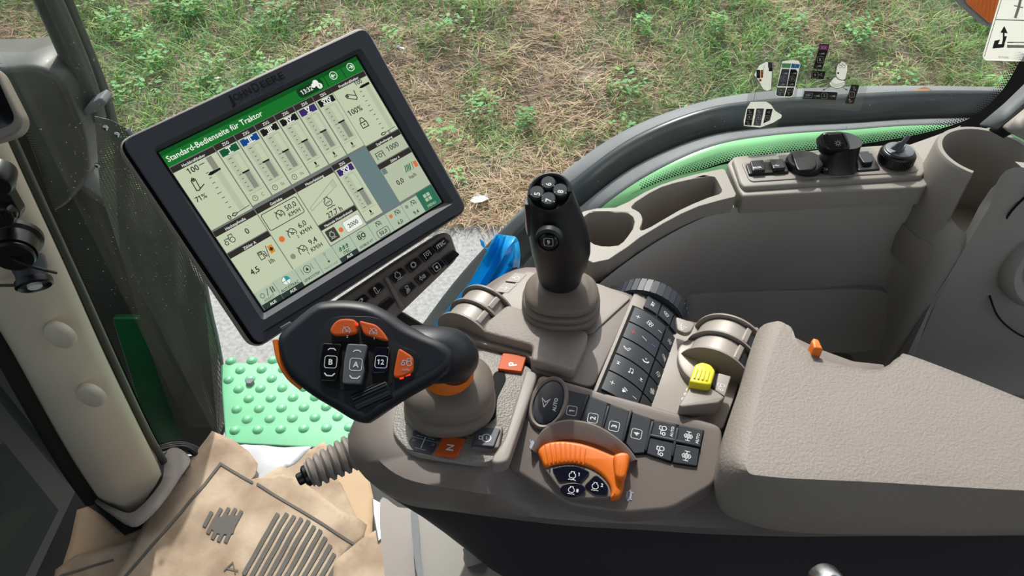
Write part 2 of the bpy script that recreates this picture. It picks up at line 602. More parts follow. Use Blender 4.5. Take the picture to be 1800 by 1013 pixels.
ICONS = {
    'lock': [('c', .1, 0, .75), ('p', [(-.5, -.35), (-.5, .35)]), ('p', [(-.6, .3), (-1.1, .3), (-1.1, -.3), (-.6, -.3)]), ('p', [(.1, .3), (.1, -.3)])],
    'padlock': [('p', [(-.6, -.8), (.6, -.8), (.6, .1), (-.6, .1), (-.6, -.8)]), ('p', [(-.4, .1), (-.4, .5), (-.2, .85), (.2, .85), (.4, .5), (.4, .1)]), ('d', 0, -.3, .15)],
    'fan': [('c', .4, .4, .38), ('c', -.4, .4, .38), ('c', .4, -.4, .38), ('c', -.4, -.4, .38)],
    'lamp': [('p', [(0, .7), (.5, .6), (.75, 0), (.5, -.6), (0, -.7), (0, .7)]), ('p', [(-.2, .5), (-.9, .6)]), ('p', [(-.2, 0), (-.9, .05)]), ('p', [(-.2, -.5), (-.9, -.5)])],
    'worklamp': [('c', .1, .5, .42), ('p', [(-.3, .0), (-.8, -1)]), ('p', [(-.05, .0), (-.35, -1)]), ('p', [(.15, 0), (.05, -.9)]), ('p', [(.35, 0), (.45, -.7)])],
    'beacon': [('c', 0, 0, .3), ('p', [(0, .5), (0, .9)]), ('p', [(.45, .3), (.85, .6)]), ('p', [(-.45, .3), (-.85, .6)]), ('p', [(-.5, -.7), (.5, -.7)]), ('p', [(.45, -.3), (.85, -.5)]), ('p', [(-.45, -.3), (-.85, -.5)])],
    'phone': [('w', [(-.7, .7), (-.75, 0), (-.2, -.6), (.6, -.75)], 2.6), ('p', [(.1, .2), (.4, .5)]), ('p', [(.3, -.1), (.75, .3)])],
    'music': [('d', -.4, -.6, .25), ('p', [(-.18, -.6), (-.18, .7), (.6, .8), (.6, -.4)]), ('d', .4, -.45, .25)],
    'speaker': [('f', [(-.9, -.25), (-.5, -.25), (-.1, -.7), (-.1, .7), (-.5, .25), (-.9, .25)]), ('p', [(.15, -.4), (.3, 0), (.15, .4)]), ('p', [(.45, -.6), (.65, 0), (.45, .6)])],
    'mute': [('f', [(-.7, -.25), (-.4, -.25), (0, -.7), (0, .7), (-.4, .25), (-.7, .25)]), ('p', [(-.9, -.9), (.9, .9)]), ('p', [(.2, -.4), (.8, .4)])],
    'plus': [('p', [(-.8, 0), (.8, 0)]), ('p', [(0, -.8), (0, .8)])],
    'minus': [('p', [(-.8, 0), (.8, 0)])],
    'next': [('f', [(-.7, -.6), (.3, 0), (-.7, .6)]), ('p', [(.5, -.7), (.5, .7)])],
    'engine': [('p', [(-.3, .55), (-.7, .3), (-.8, -.2), (-.5, -.65), (.4, -.7), (.75, -.3), (.7, .25), (.3, .55)]), ('p', [(-.3, .5), (-.4, .85), (.4, .85), (.3, .5)]), ('p', [(-.9, -1.15), (-.5, -1), (-.1, -1.15), (.3, -1), (.9, -1.15)])],
    'gauge': [('p', [(-.75, -.5), (-.8, .1), (-.45, .65), (.1, .85), (.6, .55), (.8, 0), (.6, -.5)]), ('p', [(0, 0), (-.75, .9)]), ('c', .05, -.05, .18), ('p', [(.3, .3), (.5, .5)]), ('p', [(.35, -.1), (.6, -.1)])],
    'gear': [('c', 0, 0, .6)] + [('p', [(.65 * math.cos(a), .65 * math.sin(a)), (.9 * math.cos(a), .9 * math.sin(a))]) for a in [i * math.pi / 6 for i in range(12)]],
    'tractor': [('c', .5, 0, .42), ('c', -.6, -.1, .28), ('p', [(-.7, .2), (-.7, .5), (.1, .5), (.2, .9), (.8, .9), (.8, .5)]), ('p', [(0, .5), (0, .1)])],
    'pto': [('p', [(-.9, -.8), (-.9, .6), (.9, .6), (.9, -.8)]), ('c', 0, -.1, .35), ('p', [(-.9, .1), (-.5, .1)]), ('p', [(.9, .1), (.5, .1)])],
    'clock': [('c', 0, 0, .8), ('p', [(0, .5), (0, 0), (.35, 0)])],
    'squiggle': [('p', [(-.8, -.5), (-.2, -.7), (.3, -.4), (.0, 0), (-.3, .3), (.1, .7), (.8, .6)]), ('p', [(.5, .9), (.8, .6), (.5, .35)])],
    'diff': [('c', -.0, 0, .45), ('c', 0, 0, .2), ('p', [(-.95, .5), (-.95, -.5)]), ('p', [(-.95, 0), (-.45, 0)]), ('p', [(.95, .5), (.95, -.5)]), ('p', [(.45, 0), (.95, 0)]), ('p', [(-.5, .5), (0, .85), (.5, .5)]), ('p', [(-.5, -.5), (0, -.85), (.5, -.5)])],
    'arrowtri': [('w', [(-.9, .1), (.8, .75), (.1, .0), (.8, -.75), (-.9, .1)], 1.2)],
    'hydr': [('f', [(-.2, .2), (.9, .35), (1, 0), (.9, -.35), (-.2, -.2)]), ('p', [(-.2, 0), (-1, 0)]), ('p', [(-.6, .5), (-.2, .5)])],
    'dasharrow': [('p', [(-.9, 0), (.6, 0)]), ('f', [(.5, .3), (1, 0), (.5, -.3)])],
    'hitch': [('p', [(-.5, -.9), (-.4, .6), (-.1, .9), (.2, .6), (.1, -.8), (-.2, -.95), (-.5, -.8)]), ('p', [(.1, -.8), (.9, -.5)]), ('c', -.1, .55, .12)],
    'climate': [('c', -.45, 0, .35), ('p', [(-.95, 0), (-.8, 0)]), ('p', [(-.45, .5), (-.45, .75)]), ('p', [(-.45, -.5), (-.45, -.75)]), ('p', [(.2, -.5), (.3, 0), (.2, .5)]), ('p', [(.5, -.5), (.6, 0), (.5, .5)]), ('p', [(.8, -.5), (.9, 0), (.8, .5)])],
    'upkey': [('r', 0, 0, .95, .95), ('f', [(-.5, 0), (0, .45), (.5, 0)]), ('f', [(-.2, 0), (.2, 0), (.2, -.5), (-.2, -.5)])],
    'usb': [('p', [(-.9, 0), (.8, 0)]), ('f', [(.7, .15), (1, 0), (.7, -.15)]), ('d', -.9, 0, .16), ('p', [(-.4, 0), (-.1, .4), (.2, .4)]), ('p', [(-.1, 0), (.2, -.35), (.4, -.35)])],
    'seat': [('p', [(-.4, .8), (-.2, -.2), (.6, -.3), (.7, -.8)]), ('c', -.3, .9, .15), ('p', [(-.7, .6), (-.6, -.6), (.4, -.7)])],
    'joy': [('f', [(-.3, .8), (.1, .9), (.3, .3), (.1, -.1), (-.25, 0)]), ('p', [(-.6, -.3), (.5, -.3)]), ('p', [(-.7, -.6), (.6, -.6)])],
    'fuel': [('p', [(-.7, -.8), (-.7, .8), (.2, .8), (.2, -.8), (-.7, -.8)]), ('p', [(-.5, .2), (0, .2), (0, .6), (-.5, .6), (-.5, .2)]), ('p', [(.2, 0), (.5, 0), (.5, -.6), (.8, -.6), (.8, .3), (.5, .7)])],
    'slow': [('f', [(-1, -.05), (-.7, .2), (-.3, .42), (.3, .42), (.7, .2), (1, 0), (.7, -.2), (.3, -.42), (-.3, -.42), (-.7, -.2)])],
}


class Draw:
    """flat marks in the plane of a part; fn(x, y, h) -> world point"""

    def __init__(s, g, fn, sx=1.0):
        s.g, s.fn, s.db = g, fn, 0.0

    def poly(s, pts, m, h=0.0):
        s.g.add([s.fn(x, y, h) for x, y in pts], [list(range(len(pts)))], m)

    def rect(s, x0, y0, x1, y1, m, h=0.0):
        s.poly([(x0, y0), (x1, y0), (x1, y1), (x0, y1)], m, h)

    def rrect(s, x0, y0, x1, y1, r, m, h=0.0):
        s.poly(rr2(x0, y0, x1, y1, r), m, h)

    def line(s, pts, w, m, h=0.0, closed=False):
        n = len(pts)
        L, R = [], []
        for i in range(n):
            a = pts[i - 1] if (closed or i > 0) else pts[i]
            b = pts[(i + 1) % n] if (closed or i < n - 1) else pts[i]
            p = pts[i]
            d1 = _nrm((p[0] - a[0], p[1] - a[1]))
            d2 = _nrm((b[0] - p[0], b[1] - p[1]))
            if d1 == (0, 0): d1 = d2
            if d2 == (0, 0): d2 = d1
            nn = _nrm((-(d1[1] + d2[1]), d1[0] + d2[0]))
            if nn == (0, 0): nn = (-d1[1], d1[0])
            k = max(.55, nn[0] * -d1[1] + nn[1] * d1[0])
            L.append((p[0] + nn[0] * w / 2 / k, p[1] + nn[1] * w / 2 / k))
            R.append((p[0] - nn[0] * w / 2 / k, p[1] - nn[1] * w / 2 / k))
        vs = [s.fn(x, y, h) for x, y in L + R]
        fs = [[i, (i + 1) % n, n + (i + 1) % n, n + i] for i in range(n if closed else n - 1)]
        s.g.add(vs, fs, m)

    def circle(s, x, y, r, w, m, h=0.0, n=20, ry=None):
        ry = ry or r
        s.line([(x + r * math.cos(k * 2 * math.pi / n), y + ry * math.sin(k * 2 * math.pi / n)) for k in range(n)], w, m, h, True)

    def disc(s, x, y, r, m, h=0.0, n=18, ry=None):
        ry = ry or r
        s.poly([(x + r * math.cos(k * 2 * math.pi / n), y + ry * math.sin(k * 2 * math.pi / n)) for k in range(n)], m, h)

    def text(s, t, x, y, size, m, h=0.0, rot=0.0, yd=1, squeeze=1.0, left=False, bold=0.0):
        vs, fs, w = glyphs(t)
        bold = bold or s.db
        c, q = math.cos(rot), math.sin(rot)
        ox = w / 2 if left else 0
        for bi_, (bx, by) in enumerate(((0, 0),) if not bold else ((-bold, 0), (bold, 0), (0, bold), (0, -bold))):
            out = []
            for a, b in vs:
                a = (a + ox + bx) * size * squeeze
                b = (b + by) * size * yd
                out.append(s.fn(x + a * c - b * q, y + a * q + b * c, h + bi_ * .00002))
            s.g.add(out, fs, m)

    def icon(s, name, x, y, r, m, w=None, h=0.0, rot=0.0, yd=1):
        w = w or r * .16
        c, q = math.cos(rot), math.sin(rot)

        def T(p):
            a, b = p[0] * r, p[1] * r * yd
            return (x + a * c - b * q, y + a * q + b * c)
        for it in ICONS[name]:
            k = it[0]
            if k == 'p': s.line([T(p) for p in it[1]], w, m, h)
            elif k == 'w': s.line([T(p) for p in it[1]], w * it[2], m, h)
            elif k == 'c':
                cc = T((it[1], it[2])); s.circle(cc[0], cc[1], it[3] * r, w, m, h, 16)
            elif k == 'd':
                cc = T((it[1], it[2])); s.disc(cc[0], cc[1], it[3] * r, m, h, 10)
            elif k == 'f': s.poly([T(p) for p in it[1]], m, h)
            elif k == 'r':
                pts = rr2(-it[3], -it[4], it[3], it[4], .35)
                s.line([T(p) for p in pts], w, m, h, True)

    def framed(s, x, y, r, m, w=None, h=0.0, ry=None, gaps=True):
        """rounded square outline broken at the middle of top and bottom, as on the numbered keys"""
        ry = ry or r
        w = w or r * .13
        pts = rr2(x - r, y - ry, x + r, y + ry, r * .4)
        s.line(pts, w, m, h, True)


def rr2(x0, y0, x1, y1, r, seg=4):
    out = []
    for cx, cy, a in ((x1 - r, y1 - r, 0), (x0 + r, y1 - r, 90), (x0 + r, y0 + r, 180), (x1 - r, y0 + r, 270)):
        for k in range(seg + 1):
            t = math.radians(a + 90 * k / seg)
            out.append((cx + r * math.cos(t), cy + r * math.sin(t)))
    return out


def _nrm(v):
    l = math.hypot(*v)
    return (v[0] / l, v[1] / l) if l > 1e-9 else (0, 0)


def frame(pl, c, d):
    """drawing frame on plane pl: origin under pixel c, x towards pixel d; millimetres"""
    o = pj(c, pl)
    ex = (pj(d, pl) - o).normalized()
    ez = pl[1]
    ey = ez.cross(ex)
    return lambda x, y, h=0.0: o + ex * (x * .001) + ey * (y * .001) + ez * h


def quad(pl, q):
    """unit square over four pixels TL, TR, BR, BL of plane pl"""
    A, B, C, D = [pj(p, pl) for p in q]
    return lambda s, t, h=0.0: (A * (1 - s) + B * s) * (1 - t) + (D * (1 - s) + C * s) * t + pl[1] * h


def key(px, pl, h, m, name, parent, r=.003, e=.0012, base=-.001, smooth=26, draw=None, label=None, kind=None):
    """one key cap over a pixel outline on plane pl"""
    g = G()
    p = rnd(pj(px, pl), r, 4)
    g.pad(p, pl[1], h, e, m, base)
    if draw:
        draw(g, off(pl, h + .0002))
    return g.build(name, parent, smooth, label=label, flatcap=True)


def dash_sq(d, w, m, r=4.2, h=0.0):
    d.framed(0, 0, r, m, w, h)
# ================================================================== left: pillar, seals, windscreen
PY = .74
plp = plane_y(PY)
pil_r = [(-66, 90), (10, 250), (50, 337), (121, 490), (186, 635), (245, 757), (284, 834)]
pil_m = [(-190, 120), (-105, 280), (-35, 430), (45, 590), (110, 690), (165, 795), (230, 915)]
pil_l = [(-280, 150), (-180, 330), (-100, 450), (-30, 560), (45, 690), (105, 790), (165, 882)]
NP_ = 6
R_, M_, L_ = [cat(pj(q, plane_y(yy)), 6, False) for q, yy in ((pil_r, .77), (pil_m, .71), (pil_l, .735))]
for i in range(len(L_)):
    pass
g = G()
sec = []
for r, m, l in zip(R_, M_, L_):
    mm = m
    q = [r + Vector((-.03, .05, 0)), r, r.lerp(mm, .12) + Vector((0, -.010, 0)), r.lerp(mm, .5) + Vector((0, -.008, 0)), mm.lerp(r, .08), mm.lerp(l, .10), mm.lerp(l, .5) + Vector((0, -.003, 0)), l, l + Vector((0, .06, 0))]
    sec.append(q)
g.loft(sec, 'pillar_beige')
pil = g.build('trim_6', kind='structure', smooth=60, label='beige front corner pillar of the cab')
for (u, v) in ((106, 589), (161, 695)):
    g = G()
    c = pj((u, v), plane_y(PY - .018))
    nn = Vector((-.15, -1, .1)).normalized()
    g.lathe(c - nn * .004, nn, [(.0225, 0), (.0225, .006), (.0205, .010), (.018, .0115), (.002, .0122)], 'pillar_beige', 36)
    g.build('screw_cap', smooth=40, label=('upper' if v < 600 else 'lower') + ' of two round beige caps on the pillar', cat='cap', group='round caps on the pillar')
# foot collar
g = G()
outer_ = [(155, 868), (163, 880), (195, 905), (232, 927), (258, 915), (290, 880), (318, 838), (335, 810), (318, 790), (300, 788), (288, 800), (275, 797)]
inner_ = [(160, 866), (176, 880), (200, 893), (228, 902), (250, 888), (275, 860), (286, 840), (288, 820), (284, 806), (280, 800), (278, 798), (272, 795)]
cz = .075
outer_ = [(p.x, p.y) for p in cat([Vector((a, b, 0)) for a, b in outer_], 3, False)]
inner_ = [(p.x, p.y) for p in cat([Vector((a, b, 0)) for a, b in inner_], 3, False)]
g.loft([[Z(u, v, cz - .10) for u, v in outer_], [Z(u, v, cz - .004) for u, v in outer_], [Z(u, v, cz).lerp(Z(a, b, cz), .25) for (u, v), (a, b) in zip(outer_, inner_)], [Z(u, v, cz - .003) for u, v in inner_], [Z(u, v, cz - .10) for u, v in inner_]], 'beige_plastic', closed=False)
g.build('pillar_collar', smooth=60, solid=.003, label='beige moulded collar round the foot of the pillar', cat='trim collar')
g = G()
g.pad(cat(pj([(268, 800), (280, 790), (310, 788), (330, 800), (350, 800), (375, 850), (300, 860)], plane_z(.03)), 4), UP, .0, .006, 'beige_plastic', -.06)
g.build('door_sill_trim', smooth=60, label='beige sill piece behind the foot of the pillar', cat='trim')
# seal and frit right of the pillar
g = G()
sl = [(-60, 70), (22, 250), (62, 337), (133, 490), (199, 635), (257, 757), (288, 812)]
g.tube(cat([Y(u, v, .80) for u, v in sl], 5, False), .007, 'ext_dark', 10)
g.build('trim_7', kind='structure', smooth=60, label='dark rubber door seal beside the pillar')
g = G()
a_ = [(-90, 20), (30, 250), (70, 337), (142, 490), (208, 635), (264, 757), (284, 796)]
b_ = [(-54, 20), (52, 250), (86, 345), (152, 500), (212, 635), (268, 757), (288, 796)]
g.loft([[Y(u - 18, v, .87) for u, v in a_], [Y(u, v, .87) for u, v in b_]], 'gap_black', closed=False)
for row in range(5):
    P_ = cat([Y(u + 2 + row * 3.2, v, .87) for u, v in b_], 34, False)
    for p in P_:
        r_ = .0012 - .0002 * row
        g.add([p + Vector((math.cos(a) * r_, 0, math.sin(a) * r_)) for a in [k * math.pi / 3 for k in range(6)]], [[0, 1, 2, 3, 4, 5]], 'gap_black')
g.build('trim_8', kind='structure', smooth=0, label='black dotted border of the side glass beside the pillar')
g = G()
for k in range(3):
    g.tube(cat([Z(250 + 10 * k, 795, .06), Z(310 + 5 * k, 780 + 3 * k, .05), Z(345, 790 + 5 * k, .03), Z(352 - 5 * k, 806, .01)], 6, False), .006, 'black_plastic', 8)
g.build('door_cable', smooth=60, label='black hose curling at the foot of the door glass', cat='hose')

# dim colour for reflections of the pillar caps in the side glass; spots unbuilt
mat('spot_dim', (84, 98, 112), .6)
for u, v in ((64, 170), (95, 330), (166, 487), (222, 605), (278, 735)):
    pass
# windscreen
g = G()
wz = [Vector((-.86, .74, .0)), Vector((-.90, -.9, .0)), Vector((-.90, -.9, 1.72)), Vector((-.86, .74, 1.72))]
g.add(wz, [[0, 1, 2, 3]], 'glass_front')
g.build('window_2', smooth=0, kind='structure', label='dark windscreen glass left of the pillar')
g = G()
sl2 = [(-225, 330), (-93, 480), (-8, 600), (62, 725), (118, 820), (160, 880)]
g.tube(cat([Y(u, v, .72) for u, v in sl2], 5, False), .012, 'black_matte', 10)
g.build('trim_9', kind='structure', smooth=60, label='black windscreen seal left of the pillar')
# connectors on the pillar
CPY = PY - .035
g_n = Vector((.25, -.85, -.1)).normalized()


def conn(name, u, v, prof, m, label, capm='black_plastic', ax=g_n, extra=None):
    t_ = thing(name, pj((u, v), plane_y(PY - .01)), label, 'connector')
    g_ = G()
    c_ = pj((u, v), plane_y(PY - .020))
    g_.lathe(c_ - ax * .012, ax, prof, m, 32)
    g_.build('body', t_, smooth=40)
    if extra: extra(t_, c_)
    return t_


def ex1(t_, c_):
    g_ = G()
    g_.lathe(c_ + g_n * .020, g_n, [(.0235, 0), (.024, .003), (.022, .006), (.004, .0065), (.004, .009), (.001, .009)], 'black_plastic', 32)
    g_.build('cap', t_, smooth=40)
    g_ = G()
    p = c_ + g_n * .028
    g_.tube(cat([p, p + Vector((.018, 0, -.012)), p + Vector((.036, .01, -.032))], 4, False), .0018, 'black_plastic', 8)
    g_.build('strap', t_)


conn('round_connector', 28, 428, [(.030, 0), (.030, .006), (.026, .010), (.0255, .030)], 'black_plastic', 'large black round connector on the pillar, cap closed', extra=ex1)


def ex2(t_, c_):
    ax = Vector((.35, -.75, -.55)).normalized()
    g_ = G()
    g_.lathe(c_ + ax * .018, ax, [(.0215, 0), (.0220, .003), (.0220, .008), (.0195, .010), (.017, .006), (.002, .006)], 'black_plastic', 32)
    g_.build('cap', t_, smooth=40)
    g_ = G()
    g_.lathe(c_ + ax * .024, ax, [(.0085, 0), (.0085, .004), (.0075, .005), (.0040, .005), (.0035, .002), (.001, .002)], 'print_white', 24)
    g_.build('plug_pin', t_, label='white ring in the middle of the cap')
    g_ = G()
    p = c_ + ax * .026 + Vector((-.012, 0, 0))
    g_.tube(cat([p, p + Vector((-.018, 0, .001)), p + Vector((-.034, -.004, .004))], 4, False), .0020, 'black_plastic', 8)
    g_.build('strap', t_)


conn('round_connector', 52, 470, [(.020, 0), (.020, .014), (.0185, .018), (.0185, .032)], 'bezel_slate', 'small black connector with a white ring, lowest on the pillar', ax=Vector((.35, -.75, -.55)).normalized(), extra=ex2)
t = thing('power_socket', pj((15, 370), plane_y(PY - .01)), 'black rectangular socket on the pillar above the round connectors', 'connector')
pl_ = (pj((15, 370), plane_y(PY - .02)), Vector((.1, -1, .1)).normalized())
key([(-18, 345), (18, 337), (38, 372), (36, 382), (-8, 390)], pl_, .004, 'black_plastic', 'base_plate', t, .003, .001, -.012)
key([(-10, 358), (20, 356), (34, 372), (32, 384), (6, 392), (-12, 388)], off(pl_, .004), .014, 'black_plastic', 'shroud', t, .004, .002, -.001)
g = G()
for k in range(4):
    A, B = pj((2 + k * 7.5, 374 - k * .8), off(pl_, .0185)), pj((5 + k * 7.5, 384 - k * .8), off(pl_, .0185))
    g.tube([A, B], .0016, 'gap_black', 6)
g.build('slot', t)
t = thing('knob_connector', pj((-5, 315), plane_y(PY - .01)), 'black connector cut by the left edge above the power socket', 'connector')
g = G()
g.lathe(pj((-2, 310), plane_y(PY - .02)), g_n, [(.018, -.01), (.018, .012), (.014, .018)], 'black_plastic', 24)
g.build('body', t)
# corner display at the left edge
t = thing('corner_post_display', DP(-20, 180, .72), 'beige framed dark display cut by the left edge of the picture', 'display')
dpn = Vector((.35, -.75, .55)).normalized()
dpl = (DP(0, 200, .72), dpn)
g = G()
g.pad(rnd(pj([(-150, 60), (-5, 120), (42, 212), (32, 235), (-10, 250), (-150, 270)], dpl), .008, 5), dpn, .0, .004, 'beige_plastic', -.03)
g.build('housing', t, smooth=50)
g = G()
g.pad(rnd(pj([(-150, 70), (-6, 134), (26, 205), (22, 218), (-10, 230), (-150, 250)], off(dpl, .0002)), .005, 4), dpn, .0006, .0004, 'key_black')
g.build('screen', t, label='dark blank screen')

# ================================================================== floor and mats
g = G()
g.pad([Vector(v) for v in ((-.85, -.9, -.0), (1.3, -.9, 0), (1.3, .86, 0), (-.845, .84, 0))], UP, .0, .001, 'floor_dark', -.05)
g.build('floor', kind='structure', label='grey cab floor')


def dispf(amp, f, seed, base):
    def h(x, y):
        return base + amp * noise.noise(Vector((x * f, y * f, seed))) + amp * .4 * noise.noise(Vector((x * f * 3, y * f * 3, seed + 4)))
    return h


def sheet(name, px, hf, m, label, cat_, res=.018, rim=0.0, curl=None, parent=None, thick=.0012):
    base = hf(0, 0)
    P = [Z(u, v, .02) for u, v in px]
    bm = bmesh.new()
    vs = [bm.verts.new((p.x, p.y, 0)) for p in P]
    bm.faces.new(vs)
    bmesh.ops.triangulate(bm, faces=bm.faces[:])
    for _ in range(7):
        lg = [e for e in bm.edges if e.calc_length() > res]
        if not lg: break
        bmesh.ops.subdivide_edges(bm, edges=lg, cuts=1)
        bmesh.ops.triangulate(bm, faces=bm.faces[:])
    for v in bm.verts:
        v.co.z = hf(v.co.x, v.co.y) + (curl(v.co) if curl else 0)
    bm.verts.ensure_lookup_table(); bm.verts.index_update()
    g_ = G()
    g_.add([v.co.copy() for v in bm.verts], [[v.index for v in f.verts] for f in bm.faces], m)
    bm.free()
    return g_.build(name, parent, smooth=60, solid=thick, label=label, cat=cat_)


h_card = dispf(.001, 3, 1, .006)
sheet('cardboard_sheet', [(85, 1060), (100, 1000), (118, 945), (130, 890), (150, 884), (175, 900), (215, 935), (262, 915), (310, 850), (312, 818), (322, 800), (345, 796), (430, 790), (560, 782), (640, 800), (655, 870), (652, 945), (640, 1080)], h_card, 'cardboard',
      'plain tan cardboard sheet under the printed paper mats', 'cardboard')
h_film = dispf(.006, 9, 2, .016)
sheet('white_plastic_sheet', [(385, 782), (430, 780), (500, 786), (548, 784), (520, 815), (460, 845), (420, 850), (400, 830)], h_film, 'white_film', 'white plastic sheet lying between the paper mats and the green step', 'plastic sheet')
h_p2 = dispf(.005, 7, 3, .020)
sheet('paper_floor_mat', [(440, 850), (490, 822), (570, 776), (580, 792), (560, 815), (600, 850), (625, 905), (640, 960), (560, 960), (480, 900)], h_p2, 'paper_kraft', 'crumpled brown paper piece under the ribbed rubber plug', 'paper mat')
h_p3 = dispf(.004, 7, 5, .014)
sheet('paper_floor_mat', [(95, 1000), (130, 975), (200, 955), (265, 935), (330, 905), (420, 960), (420, 1080), (80, 1080)], h_p3, 'paper_kraft', 'brown paper mat edge at the lower left beside the pillar', 'paper mat')
h_p1 = dispf(.006, 8, 8, .034)
m1 = [(376, 765), (415, 782), (440, 800), (456, 822), (452, 842), (444, 850), (500, 840), (525, 848), (560, 872), (600, 905), (632, 918), (647, 930), (640, 955), (605, 980), (590, 1080), (170, 1080), (235, 975), (270, 900), (312, 850), (350, 800)]
sheet('printed_paper_mat', m1, h_p1, 'paper_kraft', 'large soiled brown paper mat printed with striped shoe soles', 'paper mat')
h_p4 = dispf(.003, 8, 9, .046)
sheet('paper_floor_mat', [(592, 1000), (640, 960), (672, 940), (690, 960), (692, 1080), (585, 1080)], h_p4, 'paper_kraft', 'brown paper corner beside the seat base', 'paper mat')
# print on the mat
g = G()
HP = .034


def mp(u, v, h=0.0):
    p = Z(u, v, HP)
    return Vector((p.x, p.y, h_p1(p.x, p.y) + .0022 + h))


def pline(a, b, w, n=24):
    for k in range(n):
        t0, t1 = k / n, (k + 1) / n
        p, q = (a[0] + (b[0] - a[0]) * t0, a[1] + (b[1] - a[1]) * t0), (a[0] + (b[0] - a[0]) * t1, a[1] + (b[1] - a[1]) * t1)
        dx, dy = _nrm((b[0] - a[0], b[1] - a[1]))
        o_ = (-dy * w / 2, dx * w / 2)
        g.add([mp(p[0] + o_[0], p[1] + o_[1]), mp(q[0] + o_[0], q[1] + o_[1]), mp(q[0] - o_[0], q[1] - o_[1]), mp(p[0] - o_[0], p[1] - o_[1])], [[0, 1, 2, 3]], 'print_grey')


pline((388, 816), (318, 904), 4.5); pline((318, 904), (205, 1030), 4.5); pline((386, 815), (445, 850), 4.5, 12); pline((452, 852), (637, 966), 4.5)


def sole(cx, cy, a, b, ang, sx, slope, w, clipf):
    """striped ellipse: stripes run along slope, spaced sx pixels"""
    sdx, sdy = slope
    l = math.hypot(sdx, sdy); sdx /= l; sdy /= l
    ca, sa = math.cos(ang), math.sin(ang)
    k = -30
    while k <= 30:
        ox, oy = cx + k * sx, cy + k * sx * .12
        run = None
        pts = []
        for s in range(-150, 151, 3):
            x, y = ox + sdx * s, oy + sdy * s
            ex, ey = ((x - cx) * ca + (y - cy) * sa) / a, (-(x - cx) * sa + (y - cy) * ca) / b
            if ex * ex + ey * ey <= 1 and clipf(x, y): pts.append((x, y))
        if len(pts) > 1:
            pline(pts[0], pts[-1], w, max(2, len(pts) // 3))
        k += 1


_fp = g.build('frame_print', None, smooth=0, label='grey printed frame line')
g = G()
sole(400, 925, 41, 33, -.1, 12.0, (-22, 42), 6.5, lambda x, y: (x - 432) * 42 + (y - 895) * 22 < 150)
g.add([mp(402 + 30 * math.cos(a), 925 + 17 * math.sin(a) - 3 * math.cos(a)) for a in [k * math.pi / 10 for k in range(20)] if (402 + 30 * math.cos(a) - 432) * 42 + (925 + 17 * math.sin(a) - 895) * 22 < 150], [list(range(len([a for a in [k * math.pi / 10 for k in range(20)] if (402 + 30 * math.cos(a) - 432) * 42 + (925 + 17 * math.sin(a) - 895) * 22 < 150])))], 'print_grey')
_hp = g.build('heel_print', None, smooth=0, label='grey printed striped heel')
g = G()
sole(505, 985, 92, 78, .55, 14.2, (-46, 80), 7.5, lambda x, y: (x - 478) * 80 + (y - 912) * 46 > -250)
d = Draw(g, lambda x, y, h=0: mp(x, y, h))
d.line([(394, 1004), (410, 990), (414, 1010)], 2.2, 'print_grey'); d.line([(398, 1000), (420, 1005)], 2, 'print_grey')
g.build('sole_print', smooth=0, label='grey printed striped shoe sole')
pm_ = bpy.data.objects.get('printed_paper_mat')
_sp = bpy.data.objects.get('sole_print')
for _o in (_sp, _fp, _hp):
    _o.parent = pm_
    _o.location = _loc[_o] - _loc[pm_]
if 'category' in _sp: del _sp['category']
g = G()


def mp(u, v, h=0.0):
    p = Z(u, v, .014)
    return Vector((p.x, p.y, h_p3(p.x, p.y) + .0022 + h))


pline((110, 1012), (200, 985), 4); pline((60, 1040), (110, 1012), 4)
_o = g.build('border_print', bpy.data.objects.get('paper_floor_mat.001'), smooth=0)
# metal strip and seat base
g = G()
ms = pj([(654, 875), (672, 885), (674, 945), (664, 955), (655, 900)], plane_z(.05))
g.pad(rnd(ms, .003, 3), UP, .0, .002, 'steel', -.03)
g.build('metal_edge_strip', label='shiny metal edge strip between the paper mats and the seat base', cat='edge strip')
sb = thing('seat_base', Z(760, 1000, .1), 'pale grey seat base column under the console', 'seat base')
g = G()
a1 = [(668, 880), (700, 892), (740, 905), (735, 1000), (760, 1100), (700, 1120), (675, 1000)]
g.loft([cat(pj(a1, plane_z(.40)), 4), cat([p - UP * .38 for p in pj(a1, plane_z(.40))], 4)], 'console_brown')
g.build('side_cover', sb, smooth=50)
g = G()
a3 = [(722, 902), (734, 905), (742, 1000), (768, 1100), (756, 1104), (731, 1000)]
g.loft([cat(pj(a3, plane_z(.435)), 3), cat([p - UP * .40 for p in pj(a3, plane_z(.435))], 3)], 'fender_grey')
g.build('edge_trim', sb, smooth=50)
g = G()
a2 = [(728, 905), (760, 912), (900, 960), (900, 1100), (760, 1110), (738, 1000)]
g.loft([rnd(pj(a2, plane_z(.43)), .01, 4), rnd([p - UP * .42 + Vector((.02, .0, 0)) for p in pj(a2, plane_z(.43))], .01, 4)], 'seat_grey')
g.build('column', sb, smooth=50)
g = G()
g.tube([Z(830, 960, .44), Z(838, 992, .43)], .012, 'seat_grey', 16)
g.build('peg', sb)
g = G()
g.lathe(DP(1458, 1032, .52), Vector((0, -.8, .6)).normalized(), [(.012, -.01), (.012, .002), (.010, .006), (.006, .008), (.001, .009)], 'steel', 32)
g.build('chrome_knob', smooth=60, label='chrome knob at the bottom edge below the armrest', cat='knob')

